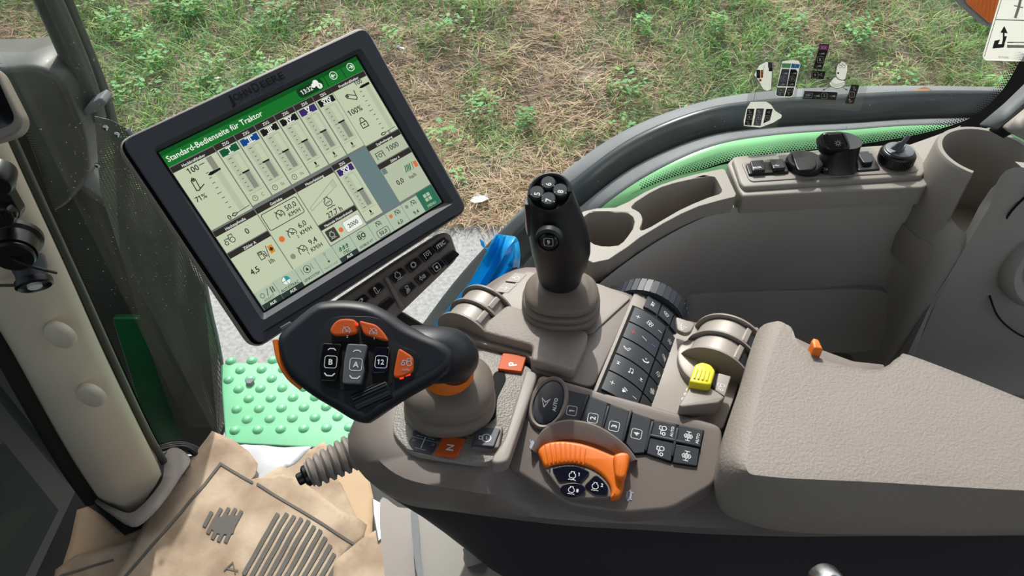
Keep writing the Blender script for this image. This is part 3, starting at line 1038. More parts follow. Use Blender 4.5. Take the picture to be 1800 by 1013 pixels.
# ================================================================== cab shell overhead and behind
mat('headliner', (120, 116, 110), .9)
g = G()
g.loft([[Vector(v) for v in ((-1.0, -.95, 1.72), (1.35, -.95, 1.72), (1.35, .97, 1.72), (-.70, .89, 1.72))], [Vector(v) for v in ((-1.0, -.95, 1.80), (1.35, -.95, 1.80), (1.35, 1.02, 1.80), (-.72, .94, 1.80))]], 'headliner')
g.build('ceiling', kind='structure', label='grey cab roof lining')
g = G()
g.loft([[Vector(v) for v in ((-1.0, -.95, -.05), (1.35, -.95, -.05), (1.35, -.98, -.05), (-1.0, -.98, -.05))], [Vector(v) for v in ((-1.0, -.95, .55), (1.35, -.95, .55), (1.35, -.98, .55), (-1.0, -.98, .55))]], 'wall_grey')
g.build('wall_left', kind='structure', label='grey lower wall on the far side of the cab')
g = G()
g.loft([[Vector(v) for v in ((1.33, -.95, -.05), (1.36, -.95, -.05), (1.36, .97, -.05), (1.33, .97, -.05))], [Vector(v) for v in ((1.33, -.95, .8), (1.36, -.95, .8), (1.36, .97, .8), (1.33, .97, .8))]], 'wall_grey')
g.build('wall_back', kind='structure', label='grey lower wall behind the seat')
# ================================================================== right cab wall
RIM = .748
RP = plane_z(RIM)
rim_front = [(960, 575), (1010, 545), (1050, 502), (1100, 462), (1160, 422), (1225, 388), (1296, 364), (1370, 352), (1480, 342), (1610, 332), (1648, 350), (1680, 394), (1710, 413), (1734, 372), (1768, 300), (1850, 300), (1960, 304), (2300, 330), (2700, 350)]
_ry = [.738, .702, .692, .690, .690, .690, .69, .66, .62]
F0 = cat([(Z(a, b, z) if a < 1640 else Y(a, b, _ry[min(8, rim_front.index((a, b)) - 10)])) for (a, b), z in zip(rim_front, [RIM - .014] * 9 + [.738, .728, .712, .706, .742, .790, .790, .790, .790, .790])], 5, False)
g = G()


def outward(pts, d):
    out = []
    for i, p in enumerate(pts):
        t = (pts[min(i + 1, len(pts) - 1)] - pts[max(i - 1, 0)])
        n = Vector((-t.y, t.x, 0)).normalized()
        out.append(p + n * d)
    return out


lev_z = [(0, 0), (-.004, -.006), (-.008, -.03), (-.004, -.12), (.004, -.20), (.010, -.262), (.0, -.295), (-.02, -.32)]
rings = [[Vector((q.x, q.y, q.z + dz * (q.z - .415) / .32)) for q in outward(F0, do)] for do, dz in lev_z]
g.loft(rings[::-1], 'wall_grey', closed=False, cap0=False, cap1=False)
# top deck of the wall behind the rim
back = [Vector((p.x, max(p.y + .012, .70 + .24 * max(0, p.x - .0)), RIM - .014)) for p in F0]
_fr = [i for i, p in enumerate(F0) if p.x > .555 and p.z > .76]
g.loft([[F0[i] for i in _fr], [F0[i] + Vector((0, .014, -.002)) for i in _fr]], 'wall_grey', closed=False)
g.build('wall_right', smooth=60, kind='structure', solid=0, label='grey moulded plastic side wall of the cab')
# pocket recess outline (a shallow raised field on the wall)
g = G()
WP = None
pk = [(1140, 545), (1180, 523), (1240, 513), (1400, 507), (1520, 505), (1570, 512), (1600, 535), (1635, 570), (1655, 600), (1500, 606), (1200, 606), (1120, 598)]


def wallpt(u, v):
    """hit the wall surface: nearest vertical strip of the rim curve"""
    r = ray(u, v)
    best = None
    for i in range(len(F0) - 1):
        a, b = F0[i], F0[i + 1]
        n = Vector((-(b - a).y, (b - a).x, 0)).normalized()
        den = r.dot(n)
        if abs(den) < 1e-6: continue
        t = (a - CAM).dot(n) / den
        p = CAM + r * t
        s_ = (p - a).dot((b - a).normalized()) / (b - a).length
        if -.05 <= s_ <= 1.05 and t > 0:
            if best is None or t < best[0]:
                best = (t, p, -n if n.dot(r) > 0 else n)
    return best[1:] if best else (Y(u, v, .72), Vector((0, -1, 0)))


# floor box inside the wall (fender well top)
FL = plane_z(.435)
g = G()
fw = [Vector((p.x, p.y, .435)) for p in outward(F0, .012) if p.x > .06] + [Vector((1.3, .30, .435)), Vector((.10, .30, .435))]
g.pad(fw, UP, .0, .004, 'wall_grey', -.03)
g.build('trim_1', kind='structure', label='grey inner ledge at the foot of the side wall')
g = G()
_pt = [(1196, 560), (1206, 519), (1260, 512), (1400, 508), (1510, 507), (1560, 514), (1592, 540)]
_pb = [(1190, 600), (1206, 609), (1260, 609), (1400, 609), (1510, 609), (1570, 609), (1612, 607)]


def onwall(u, v, d):
    w = wallpt(u, v)
    return w[0] + w[1] * d


g.loft([cat([onwall(*p, -.012) for p in _pb], 4, False), cat([onwall(*p, .012) for p in _pb], 4, False), cat([onwall(p[0], p[1] + 8, .006) for p in _pt], 4, False), cat([onwall(*p, .003) for p in _pt], 4, False), cat([onwall(*p, -.012) for p in _pt], 4, False)], 'wall_grey', closed=False)
g.build('trim_2', kind='structure', smooth=50, label='shallow rounded pocket cover low on the side wall')

# ---- tray insert with cup well -------------------------------------------------------
E5 = lambda x, y: (980 + x / 4.824, 290 + y / 4.824)


def holed(name, outer, holes, pl, m, depth, bevel, parent=None, skirt=.03, **kw):
    O = pj(outer, pl)
    Hs = [pj(h, pl) for h in holes]
    loops = [O] + Hs
    flat = [p for l in loops for p in l]
    tris = tessellate_polygon([[p.copy() for p in l] for l in loops])
    g_ = G()
    vs = list(flat)
    fs = [list(t) for t in tris]
    k0 = 0
    for li, l in enumerate(loops):
        n = len(l)
        dz = skirt if li == 0 else depth
        k = len(vs)
        if li == 0:
            vs += [p - pl[1] * dz for p in l]
        else:
            cc_ = sum(l, Vector()) / n
            vs += [p.lerp(cc_, .12) - pl[1] * dz for p in l]
        for i in range(n):
            j = (i + 1) % n
            fs.append([k0 + i, k0 + j, k + j, k + i])
        if li > 0:
            fs.append([k + i for i in range(n)])
        k0 += n
    g_.add(vs, fs, m)
    return g_.build(name, parent, bevel=bevel, smooth=50, **kw)


hole1 = [E5(*p) for p in [(628, 352), (660, 318), (780, 240), (880, 190), (1000, 152), (1150, 118), (1300, 97), (1335, 102), (1352, 125), (1395, 205), (1392, 228), (1370, 247), (1280, 275), (1150, 328), (1030, 385), (900, 460), (790, 525), (735, 550), (705, 553), (698, 535), (716, 495), (722, 460), (712, 425), (690, 398), (655, 378), (632, 368)]]
hole2 = [E5(*p) for p in [(215, 560), (205, 500), (225, 440), (270, 408), (340, 396), (430, 396), (490, 405), (545, 404), (600, 410), (640, 440), (655, 480), (640, 540), (600, 600), (560, 650), (515, 682), (440, 692), (380, 690), (310, 672), (255, 630)]]
outer = [E5(*p) for p in [(100, 560), (120, 440), (230, 390), (330, 368), (490, 360), (600, 312), (740, 230), (880, 165), (1020, 118), (1180, 75), (1390, 32), (1420, 40), (1515, 245), (1505, 270), (1380, 300), (1200, 350), (1050, 415), (900, 495), (700, 615), (590, 700), (520, 745), (440, 800), (300, 830), (150, 760)]]
tray = holed('storage_tray', outer, [hole1, hole2], off(RP, .006), 'tray_beige', .24, .0024, skirt=.030,
             label='beige storage tray with a cup well and long bin along the window sill', cat='storage tray')
# ---- outlet panel
g = G()
po = [(1277, 292), (1290, 279), (1440, 267), (1592, 256), (1604, 260), (1632, 300), (1640, 322), (1622, 334), (1480, 340), (1305, 350), (1298, 340)]
pu = [(1290, 284), (1440, 272), (1592, 259), (1600, 263), (1622, 298), (1618, 307), (1460, 316), (1312, 325), (1306, 320)]
g.pad(rnd(pj(po, off(RP, .002)), .004, 4), UP, .004, .003, 'tray_beige', -.022)
g.pad(rnd(pj([(1286, 284), (1440, 269), (1594, 258), (1602, 262), (1628, 302), (1618, 314), (1460, 324), (1308, 334), (1300, 326)], off(RP, .008)), .004, 4), UP, .004, .003, 'tray_beige', -.006)
pan = thing('outlet_panel', Z(1450, 300, RIM - .03), 'beige raised panel on the sill carrying sockets and covers', 'outlet panel')
g.build('housing', pan, smooth=50)
OP = off(RP, .0125)
g = G()
g.pad(rnd(pj([(1303, 287), (1440, 274), (1588, 262), (1596, 266), (1615, 297), (1610, 303), (1460, 311), (1322, 320), (1316, 316)], OP), .003, 4), UP, .0008, .0005, 'beige_plastic', -.001)
d = Draw(g, frame(off(OP, .0005), (1303, 287), (1588, 262)))
g.build('face_plate', pan)
G7 = lambda x, y: (1280 + x / 4.865, 220 + y / 4.865)
PP = off(OP, .001)


def slab(parent, name, pts, h, m, pl=PP, e=.0012, r=.002, draw=None, label=None):
    return key([G7(*p) for p in pts], pl, h, m, name, parent, r, e, -.001, draw=draw, label=label)


t = thing('aux_usb_socket', pj(G7(330, 375), PP), 'black double cover marked AUX and USB at the left end of the outlet panel', 'socket')
slab(t, 'base_plate', [(145, 345), (480, 318), (515, 400), (510, 415), (175, 435)], .003, 'black_plastic')
slab(t, 'cover', [(180, 330), (295, 320), (312, 408), (205, 415)], .0045, 'black_plastic', off(PP, .003), draw=lambda g_, pl_: Draw(g_, frame(pl_, G7(247, 362), G7(290, 358))).text('AUX', 0, 0, 5.2, 'print_white', bold=.03))
slab(t, 'cover', [(350, 318), (460, 310), (485, 390), (380, 398)], .0045, 'black_plastic', off(PP, .003), draw=lambda g_, pl_: Draw(g_, frame(pl_, G7(414, 345), G7(450, 343))).icon('usb', 0, 0, 4, 'print_white'))
t = thing('round_socket', pj(G7(640, 360), PP), 'black round socket with a hinged flap beside the AUX cover', 'socket')
g = G()
cR = pj(G7(645, 350), PP)
g.lathe(cR, UP, [(.0225, 0), (.0228, .004), (.0215, .008), (.021, .009)], 'black_plastic', 36)
g.build('collar', t)
slab(t, 'flap', [(535, 250), (585, 238), (665, 240), (690, 262), (745, 320), (755, 365), (720, 400), (600, 408), (580, 385)], .0035, 'black_plastic', off(PP, .009), r=.004)
t = thing('power_outlet', pj(G7(930, 400), PP), 'tall black power outlet with a sun symbol on its tilted cap', 'socket')
slab(t, 'base_plate', [(760, 285), (1000, 265), (1062, 395), (1050, 408), (812, 422), (800, 410)], .004, 'black_plastic', r=.004)
g = G()
c0 = pj(G7(925, 345), PP)
g.lathe(c0, UP, [(.027, .002), (.0225, .012), (.0205, .03), (.0205, .036)], 'black_plastic', 36, sx=.95, sy=.9)
g.build('body', t, smooth=50)
g = G()
cpl = (c0 + UP * .052, Vector((-.02, -.62, .78)).normalized())
capo = [G7(*p) for p in [(795, 75), (830, 52), (970, 45), (1010, 62), (1050, 160), (1052, 205), (1000, 215), (900, 222), (830, 200), (812, 150)]]
g.pad(rnd(pj(capo, cpl), .005, 4), cpl[1], .0, .004, 'black_plastic', -.018)
g.pad(rnd(pj([G7(*p) for p in [(850, 80), (960, 72), (1010, 170), (1000, 205), (880, 212), (865, 180)]], cpl), .003, 4), cpl[1], .0012, .0008, 'black_plastic', -.001)
for a, b in (((850, 80), (880, 190)), ((975, 72), (1020, 165))):
    A, B = pj(G7(*a), cpl), pj(G7(*b), cpl)
    g.tube([A, B], .0012, 'black_plastic', 8)
D_ = Draw(g, frame(off(cpl, .0015), G7(940, 155), G7(980, 152)))
D_.circle(0, 0, 1.8, .4, 'print_pale')
for k in range(8):
    q = k * math.pi / 4
    D_.line([(2.6 * math.cos(q), 2.6 * math.sin(q)), (4 * math.cos(q), 4 * math.sin(q))], .4, 'print_pale')
g.build('cap', t, smooth=50)
for x, y in ((787, 270), (832, 378), (1040, 372)):
    g = G()
    g.lathe(pj(G7(x, y), off(PP, .004)), UP, [(.0032, 0), (.0032, .001), (.0018, .0026)], 'steel', 14)
    g.build('screw', t)
t = thing('blank_socket_cover', pj(G7(1180, 350), PP), 'small black square cover between the tall outlet and the keyed switch', 'cover')
slab(t, 'base_plate', [(1050, 260), (1225, 248), (1298, 385), (1110, 400)], .002, 'black_plastic')
slab(t, 'cover', [(1090, 255), (1190, 248), (1232, 330), (1225, 345), (1150, 352), (1135, 335)], .005, 'black_plastic', off(PP, .002))
t = thing('battery_switch', pj(G7(1420, 350), PP), 'black knurled battery switch with a grey key standing in it', 'switch')
g = G()
cS = pj(G7(1422, 318), PP)
g.lathe(cS, UP, [(.0185, 0), (.0205, .002), (.0205, .014), (.0185, .017), (.017, .0175)], 'black_plastic', 40)
for k in range(40):
    a = k * 2 * math.pi / 40
    g.box(cS + Vector((math.cos(a) * .0205, math.sin(a) * .0205, .008)), Vector((-math.sin(a), math.cos(a), 0)) * .0008, UP * .005, Vector((math.cos(a), math.sin(a), 0)) * .0008, 'black_plastic')
g.build('dial', t)
g = G()
g.lathe(cS + UP * .0175, UP, [(.0165, 0), (.0165, .0015), (.015, .002)], 'grey_rocker', 30)
g.lathe(cS + UP * .0195, UP, [(.0050, 0), (.0050, .005), (.004, .006)], 'steel', 20)
A = pj(G7(1440, 225), off(PP, .02))
tip = pj(G7(1545, 88), off(PP, .040))
dv = (tip - A)
sd = dv.cross(Vector((0, -1, 0))).normalized()
g.pad([A - sd * .004, A + sd * .004, tip + sd * .0025, tip - sd * .0025], Vector((0, -1, .3)).normalized(), .0012, .0004, 'grey_rocker', -.0012)
g.pad([A - sd * .010, A - sd * .004, A + dv * .55 - sd * .004, A + dv * .5 - sd * .006], Vector((0, -1, .3)).normalized(), .0012, .0004, 'grey_rocker', -.0012)
g.build('switch_key', t, label='grey key')
for x, y in ((1300, 262), (1352, 357), (1530, 350)):
    g = G()
    g.lathe(pj(G7(x, y), PP), UP, [(.0032, 0), (.0032, .001), (.0018, .0026)], 'steel', 14)
    g.build('screw', t)

# ---- cup holder ----------------------------------------------------------------------
cu = thing('cup_holder', Z(1740, 300, .66), 'beige cup holder with a slot cut in its front, at the corner of the sill', 'cup holder')
cc = Z(1738, 268, .795)
RO, RI = .058, .049
n = 64


def slotted(a):
    return math.radians(-118) < a < math.radians(-72)


g = G()
ring_n = 72
zt, zb = .0, -.105
a_s, a_e = math.radians(-93), math.radians(228)   # the wall runs from one side of the slot round to the other
prof = [(RI - .006, zb), (RI, zt - .004), (RI + .002, zt), (RO - .002, zt), (RO, zt - .004), (RO + .003, -.05), (RO + .004, zb)]
rings = []
M_ = 56
for k in range(M_ + 1):
    t = a_s + (a_e - a_s) * k / M_
    rings.append([cc + Vector((math.cos(t) * r, math.sin(t) * r, h)) for r, h in prof])
g.loft(rings, 'tray_beige')
g.build('cup_wall', cu, smooth=50)
g = G()
g.lathe(cc + UP * zb, UP, [(RO + .004, -.05), (RO + .008, -.02), (RO + .006, .0), (RI - .004, .002), (.001, .001)], 'tray_beige', 48)
g.build('cup_floor', cu, smooth=50)
# wall block that the cup holder stands on
g = G()
blk = [Z(1665, 300, .66), Z(1660, 330, .66), Z(1700, 375, .66), Z(1800, 390, .66), Z(1960, 400, .66), Z(1960, 250, .66), Z(1700, 230, .66)]
g.pad(rnd(blk, .01, 4), UP, -.0, .004, 'wall_grey', -.05)
g.build('trim_3', kind='structure', smooth=50, label='grey wall block under the cup holder')
g = G()
g.pad([Z(*p, .741) for p in [(1602, 300), (1588, 258), (1650, 236), (1690, 220), (1672, 245), (1654, 285), (1644, 322), (1618, 326)]], UP, .0, .001, 'tray_beige', -.01)
g.build('trim_10', kind='structure', label='beige sill between outlet panel and cup holder')
# ---- speaker panel at the right edge ----------------------------------------------------
spk = thing('speaker', DP(1880, 560, .80), 'round beige speaker grille set in the side wall at the right edge', 'speaker')
sn = Vector((-.10, -.98, .12)).normalized()
_w = wallpt(1866, 455)
sc_ = (_w[0] if _w else DP(1866, 455, .93)) + sn * .018
sx_ = Vector((0, 0, 1)).cross(sn).normalized()
g = G()
g.lathe(sc_ - sn * .012, sn, [(.072, -.03), (.072, .004), (.068, .014), (.061, .019), (.053, .016), (.049, .010), (.048, .006)], 'wall_grey', 56)
g.build('ring', spk, smooth=50)
g = G()
g.lathe(sc_ - sn * .012, sn, [(.048, .002), (.048, .007), (.043, .009), (.038, .005), (.029, .003), (.026, .007), (.014, .010), (.001, .011)], 'wall_grey', 40)
g.build('cone', spk, smooth=50)
g = G()
seam = cat([(lambda w_: w_[0] + w_[1] * .008)(wallpt(u, v)) for u, v in [(1830, 318), (1800, 336), (1766, 372), (1742, 425), (1729, 478), (1738, 525), (1756, 556), (1790, 582), (1830, 596)]], 5, False)
g.tube(seam, .0013, 'gap_black', 8)
g.build('seam', spk)

# ================================================================== window
gl_plan = [(-.64, .885), (-.30, .895), (.0, .885), (.16, .855), (.30, .845), (.47, .875), (.62, .915), (.78, .94), (1.1, .97)]
gp_ = cat([Vector((x, y, 0)) for x, y in gl_plan], 6, False)
g = G()
g.loft([[p + UP * .06 for p in gp_], [p + UP * 1.72 for p in gp_]], 'glass_clear', closed=False)
win = g.build('window_1', smooth=60, kind='structure', label='curved side window glass with dust specks')


def onglass(u, v, d=.001):
    r = ray(u, v)
    for i in range(len(gp_) - 1):
        a, b = gp_[i], gp_[i + 1]
        n = Vector((-(b - a).y, (b - a).x, 0)).normalized()
        den = r.dot(n)
        if abs(den) < 1e-6: continue
        t = (a - CAM).dot(n) / den
        p = CAM + r * t
        s_ = (Vector((p.x, p.y, 0)) - a).dot(b - a) / (b - a).length_squared
        if -.01 <= s_ <= 1.01 and t > 0:
            return p - n * d if n.dot(r) > 0 else p + n * d
    return Y(u, v, .95)


# ceramic frit along the lower edge: solid band and dots
g = G()
lo = [(1110, 340.5), (1180, 312.5), (1240, 297), (1290, 286), (1400, 282), (1500, 270), (1600, 258), (1660, 250), (1720, 232), (1760, 205), (1800, 160), (1850, 90)]
hi = [(1110, 340), (1180, 312), (1240, 295), (1290, 280), (1400, 265), (1500, 254), (1590, 240), (1650, 226), (1702, 208), (1735, 185), (1768, 148), (1800, 90)]
lo_ = cat([Vector((a, b, 0)) for a, b in lo], 5, False)
hi_ = cat([Vector((a, b, 0)) for a, b in hi], 5, False)
g.loft([[onglass(p.x, p.y) for p in lo_], [onglass(p.x, p.y) for p in hi_]], 'gap_black', closed=False)
L = [0]
for i in range(len(hi_) - 1):
    L.append(L[-1] + (hi_[i + 1] - hi_[i]).length)


def at(pl, s):
    i = 0
    while i < len(L) - 2 and L[i + 1] < s: i += 1
    f = (s - L[i]) / (L[i + 1] - L[i])
    return pl[i].lerp(pl[i + 1], min(1, max(0, f))), (pl[i + 1] - pl[i]).normalized()


s_ = 20.0
row = 0
for row in range(5):
    s_ = 20 + (row % 2) * 2.6
    rad = [1.9, 1.6, 1.3, 1.0, .7][row]
    while s_ < L[-1]:
        p, tn = at(hi_, s_)
        nn = Vector((tn.y, -tn.x, 0))
        q = p + nn * (2.0 + row * 3.2)
        c_ = [onglass(q.x + rad * math.cos(a), q.y + rad * .8 * math.sin(a)) for a in [k * math.pi / 3 for k in range(6)]]
        g.add(c_, [[0, 1, 2, 3, 4, 5]], 'gap_black')
        s_ += 5.2
frit = g.build('frit_band', win, smooth=0, label='black dotted border of the glass')
# dust and rain specks stuck to the glass
g = G()
rs = random.Random(4)
for k in range(760):
    u, v = rs.uniform(60, 1790), rs.uniform(5, 560)
    if rs.random() < .45: u = rs.uniform(120, 380)
    p = onglass(u, v, .0015)
    r_ = rs.uniform(.0003, .0009)
    a0 = rs.uniform(0, 3)
    e1 = Vector((1, 0, 0)); e2 = UP
    g.add([p + (e1 * math.cos(a0 + a) + e2 * math.sin(a0 + a)) * r_ * rs.uniform(.5, 1.5) for a in [j * math.pi / 3 for j in range(6)]], [[0, 1, 2, 3, 4, 5]], 'litter_white')
g.build('water_specks', win, smooth=0, label='pale dried specks on the glass', kind='stuff')

# ---- rear corner trim (upper right)
g = G()
g.loft([[DP(*p, .90) for p in [(1850, 90), (1800, 148), (1765, 182), (1722, 218)]], [DP(*p, .88) for p in [(1850, 130), (1806, 176), (1776, 202), (1752, 222)]]], 'fender_grey', closed=False)
g.build('trim_4', kind='structure', smooth=50, label='grey rubber seal strip at the rear window corner', solid=.004)
g = G()
g.loft([[DP(*p, .86) for p in [(1900, 110), (1812, 182), (1784, 206), (1762, 224)]], [DP(*p, .85) for p in [(1960, 180), (1840, 210), (1800, 246), (1772, 232)]]], 'tray_beige', closed=False)
g.loft([[DP(*p, .91) for p in [(1900, 95), (1806, 166), (1776, 194), (1740, 226)]], [DP(*p, .90) for p in [(1960, 180), (1830, 200), (1800, 222), (1766, 240)]]], 'gap_black', closed=False)
g.build('trim_5', kind='structure', smooth=50, label='beige corner trim behind the cup holder', solid=.004)

# ---- stickers on the window -----------------------------------------------------------
I6 = lambda x, y: (1280 + x / 5.629, 60 + y / 5.629)


def gfn(d=.002):
    return lambda x, y, h=0.0: onglass(*I6(x, y), d + h)


def sticker(name, outline, drawf, label):
    t_ = thing(name, sum([onglass(*I6(*p)) for p in outline], Vector()) / len(outline), label, 'sticker')
    g_ = G()
    P_ = [onglass(*I6(*p), .0015) for p in outline]
    P_ = rnd(P_, .003, 3)
    g_.add(P_, [list(range(len(P_)))], 'sticker_film')
    g_.build('film', t_, smooth=0)
    g_ = G()
    drawf(Draw(g_, gfn()))
    g_.build('print', t_, smooth=0)
    return t_


def dr_left(d):
    W, K, Gy = 'sticker_white', 'print_black', 'print_pale'
    L1 = .0001
    d.poly([(250, 395), (300, 300), (370, 262), (410, 275), (430, 330), (420, 540), (380, 556), (340, 540), (300, 465)], W)
    d.line([(250, 395), (300, 300), (370, 262), (410, 275), (430, 330), (428, 400), (420, 540), (380, 556), (340, 540), (300, 465)], 4, K, L1, True)
    d.rrect(275, 345, 312, 430, 8, K, L1); d.rrect(280, 370, 310, 400, 6, 'bezel_slate', L1 * 2)
    d.rrect(316, 345, 340, 425, 8, 'orange_plastic', L1); d.disc(312, 448, 14, 'orange_plastic', L1)
    d.rrect(388, 270, 430, 325, 6, 'grey_rocker', L1); d.rrect(395, 325, 430, 360, 6, K, L1)
    d.line([(352, 300), (335, 420)], 3, K, L1)
    d.line([(430, 335), (510, 335)], 3, K); d.line([(283, 480), (245, 655)], 3, K)
    d.poly([(530, 262), (600, 250), (690, 255), (708, 290), (640, 590), (615, 618), (490, 615), (462, 590)], W, 0)
    d.poly([(530, 280), (616, 283), (606, 328), (520, 325)], 'ext_green', L1); d.poly([(622, 283), (704, 290), (692, 330), (612, 328)], 'scr_blue' if False else 'print_blue', L1)
    d.text('I', 570, 304, 34, W, L1 * 2, yd=-1); d.text('II', 655, 306, 34, W, L1 * 2, yd=-1)
    d.poly([(525, 335), (600, 338), (572, 510), (480, 508)], 'grey_rocker', L1); d.poly([(610, 338), (665, 342), (680, 370), (650, 512), (576, 510)], K, L1)
    d.poly([(478, 518), (566, 520), (546, 608), (490, 606), (468, 590)], 'grey_rocker', L1); d.poly([(576, 520), (646, 520), (630, 595), (610, 610), (552, 608)], K, L1)
    for x, y, t in ((540, 432, 'C'), (628, 432, 'D'), (518, 545, '10'), (600, 545, '11')):
        d.framed(x, y, 25, W, 3.5, L1 * 2); d.text(t, x, y, 34 if len(t) < 2 else 28, W, L1 * 2, yd=-1, bold=.03)
    for x, y in ((555, 380), (645, 380), (528, 488), (615, 488)):
        d.icon('hydr', x, y, 26, W, 3, L1 * 2)
    for x, y in ((505, 585), (592, 585)):
        d.icon('joy', x, y, 16, W, 3, L1 * 2, yd=-1)
    d.poly([(218, 660), (370, 658), (420, 690), (460, 750), (525, 790), (520, 820), (440, 870), (310, 918), (150, 900), (148, 850), (175, 730)], W)
    d.line([(218, 660), (370, 658), (420, 690), (460, 750), (525, 790), (520, 820), (440, 870), (310, 918), (150, 900), (148, 850), (175, 730)], 3, K, L1, True)
    d.poly([(185, 730), (255, 730), (225, 898), (158, 892)], K, L1); d.poly([(275, 728), (350, 728), (315, 900), (242, 896)], 'grey_rocker', L1); d.poly([(370, 732), (435, 732), (408, 845), (342, 875)], K, L1)
    for x, y, t in ((205, 812, 'B'), (293, 815, 'A'), (382, 820, '12')):
        d.framed(x, y, 24, W, 3.5, L1 * 2); d.text(t, x, y, 32 if len(t) < 2 else 26, W, L1 * 2, yd=-1, bold=.03)
    for x, y in ((210, 757), (300, 757)): d.icon('hitch', x, y, 20, W, 3.5, L1 * 2, rot=-.4, yd=-1)
    d.icon('arrowtri', 395, 765, 18, W, 3.5, L1 * 2, yd=-1); d.icon('squiggle', 190, 868, 20, W, 4, L1 * 2); d.icon('squiggle', 280, 868, 20, W, 4, L1 * 2)


def dr_right(d):
    W, K = 'sticker_white', 'print_black'
    L1 = .0001
    d.poly([(900, 90), (990, 92), (992, 110), (922, 340), (836, 335), (838, 318)], K)
    d.poly([(905, 100), (985, 100), (972, 150), (890, 146)], 'print_red' if False else 'magenta', L1); d.text('XV', 936, 126, 40, W, L1 * 2, yd=-1, bold=.03)
    d.icon('hydr', 918, 185, 28, W, 3, L1); d.icon('hydr', 885, 308, 28, W, 3, L1)
    d.framed(904, 245, 30, W, 4, L1); d.text('R', 904, 245, 42, W, L1, yd=-1, bold=.03)
    d.poly([(825, 355), (955, 360), (938, 438), (810, 433)], K); d.framed(852, 397, 30, W, 4, L1); d.text('9', 852, 397, 38, W, L1, yd=-1, bold=.03); d.icon('arrowtri', 908, 392, 22, W, 3.5, L1)
    d.line([(955, 378), (1060, 380)], 3, K); d.line([(945, 255), (1030, 262), (1012, 326), (1060, 330)], 3, K)
    b = [(1060, 420), (1058, 340), (1080, 285), (1115, 262), (1150, 268), (1172, 300), (1174, 350), (1150, 440), (1120, 450), (1080, 440)]
    d.poly(b, W); d.line(b, 4, K, L1, True)
    for x, y in ((1105, 290), (1140, 288), (1100, 312), (1135, 312)): d.circle(x, y, 14, 3, K, L1)
    d.disc(1080, 378, 10, K, L1); d.rrect(1052, 318, 1064, 350, 4, K, L1)
    b = [(1030, 430), (1060, 410), (1090, 440), (1130, 448), (1150, 460), (1148, 500), (1100, 525), (1060, 530), (1010, 510), (990, 480)]
    d.poly(b, W, .00005); d.line(b, 4, K, L1, True)
    for k in range(3): d.line([(998 + k * 8, 462 + k * 18), (1060, 490 + k * 12), (1145, 470 + k * 14)], 3, K, L1)
    for a, c in (((1010, 450), (968, 425)), ((1150, 440), (1195, 425)), ((1005, 515), (930, 545)), ((1115, 515), (1170, 545))):
        d.line([a, c], 3.5, K); dx, dy = _nrm((c[0] - a[0], c[1] - a[1]))
        d.poly([(c[0] + dx * 6, c[1] + dy * 6), (c[0] - dx * 18 - dy * 9, c[1] - dy * 18 + dx * 9), (c[0] - dx * 18 + dy * 9, c[1] - dy * 18 - dx * 9)], K)
    d.poly([(748, 555), (1068, 568), (1075, 580), (1055, 645), (730, 632), (732, 615)], K)
    d.line([(745, 572), (828, 576), (818, 620), (738, 616)], 4, W, L1, True); d.text('XIV', 783, 596, 34, W, L1, yd=-1, bold=.03)
    d.icon('hydr', 870, 604, 30, W, 3, L1); d.framed(944, 602, 28, W, 4, L1); d.icon('joy', 944, 602, 17, W, 3, L1, yd=-1); d.icon('hydr', 1025, 606, 28, W, 3, L1)
    d.poly([(1212, 492), (1285, 496), (1288, 510), (1232, 685), (1152, 680), (1152, 665)], K)
    d.icon('squiggle', 1238, 530, 22, W, 4, L1); d.framed(1216, 590, 26, W, 4, L1); d.icon('joy', 1216, 590, 16, 'orange_key', 3, L1, yd=-1); d.icon('hitch', 1198, 648, 20, W, 3.5, L1, rot=-.4, yd=-1)


mat('magenta', (175, 60, 140), 0.5)
sticker('control_diagram_sticker', [(270, 235), (520, 238), (745, 240), (700, 420), (665, 640), (560, 690), (470, 920), (180, 925), (145, 900), (190, 600)], dr_left,
        'clear window sticker with lever diagram and keys A, B, C, D and 12')
sticker('control_diagram_sticker', [(860, 62), (1500, 85), (1490, 120), (1380, 480), (1300, 760), (700, 710), (730, 560)], dr_right,
        'clear window sticker with joystick diagram and XIV and XV marks')

# warning label and orange lamp at the upper right corner
g = G()
wl = [(1760, -20), (1860, -20), (1850, 60), (1835, 105), (1796, 107), (1730, 105), (1725, 98)]
P_ = rnd([onglass(*p, .002) for p in wl], .003, 3)
t = thing('warning_label', P_[0], 'white pictogram label on the window at the upper right corner', 'label')
g.add(P_, [list(range(len(P_)))], 'sticker_white')
g.build('paper', t, smooth=0)
g = G()
d = Draw(g, lambda x, y, h=0: onglass(x, y, .0025 + h))
d.line([(1728, 98), (1760, -10)], 1, 'print_black'); d.line([(1748, 33), (1850, 36)], 1.5, 'print_black')
d.poly([(1762, 62), (1758, 78), (1762, 80), (1768, 62)], 'print_black'); d.line([(1762, 72), (1762, 48)], 3, 'print_black'); d.poly([(1756, 56), (1763, 44), (1769, 57)], 'print_black')
d.poly([(1746, 70), (1756, 68), (1752, 76), (1764, 76), (1762, 82), (1742, 84)], 'print_black'); d.line([(1768, 80), (1806, 80)], 5, 'print_black'); d.line([(1768, 73), (1800, 73)], 2, 'print_black')
d.line([(1792, -5), (1788, 12), (1782, 30)], 5, 'print_black'); d.line([(1780, 8), (1796, 12)], 2, 'print_black'); d.text('R573000', 1762, 99, 5, 'print_black', yd=-1)
g.build('print', t, smooth=0)
o_ = thing('marker_lamp', Y(1740, 10, 1.25), 'orange marker lamp outside the window, beside the white label', 'lamp')
g = G()
mp = (Y(1735, 10, 1.20), Vector((0, -1, .25)).normalized())
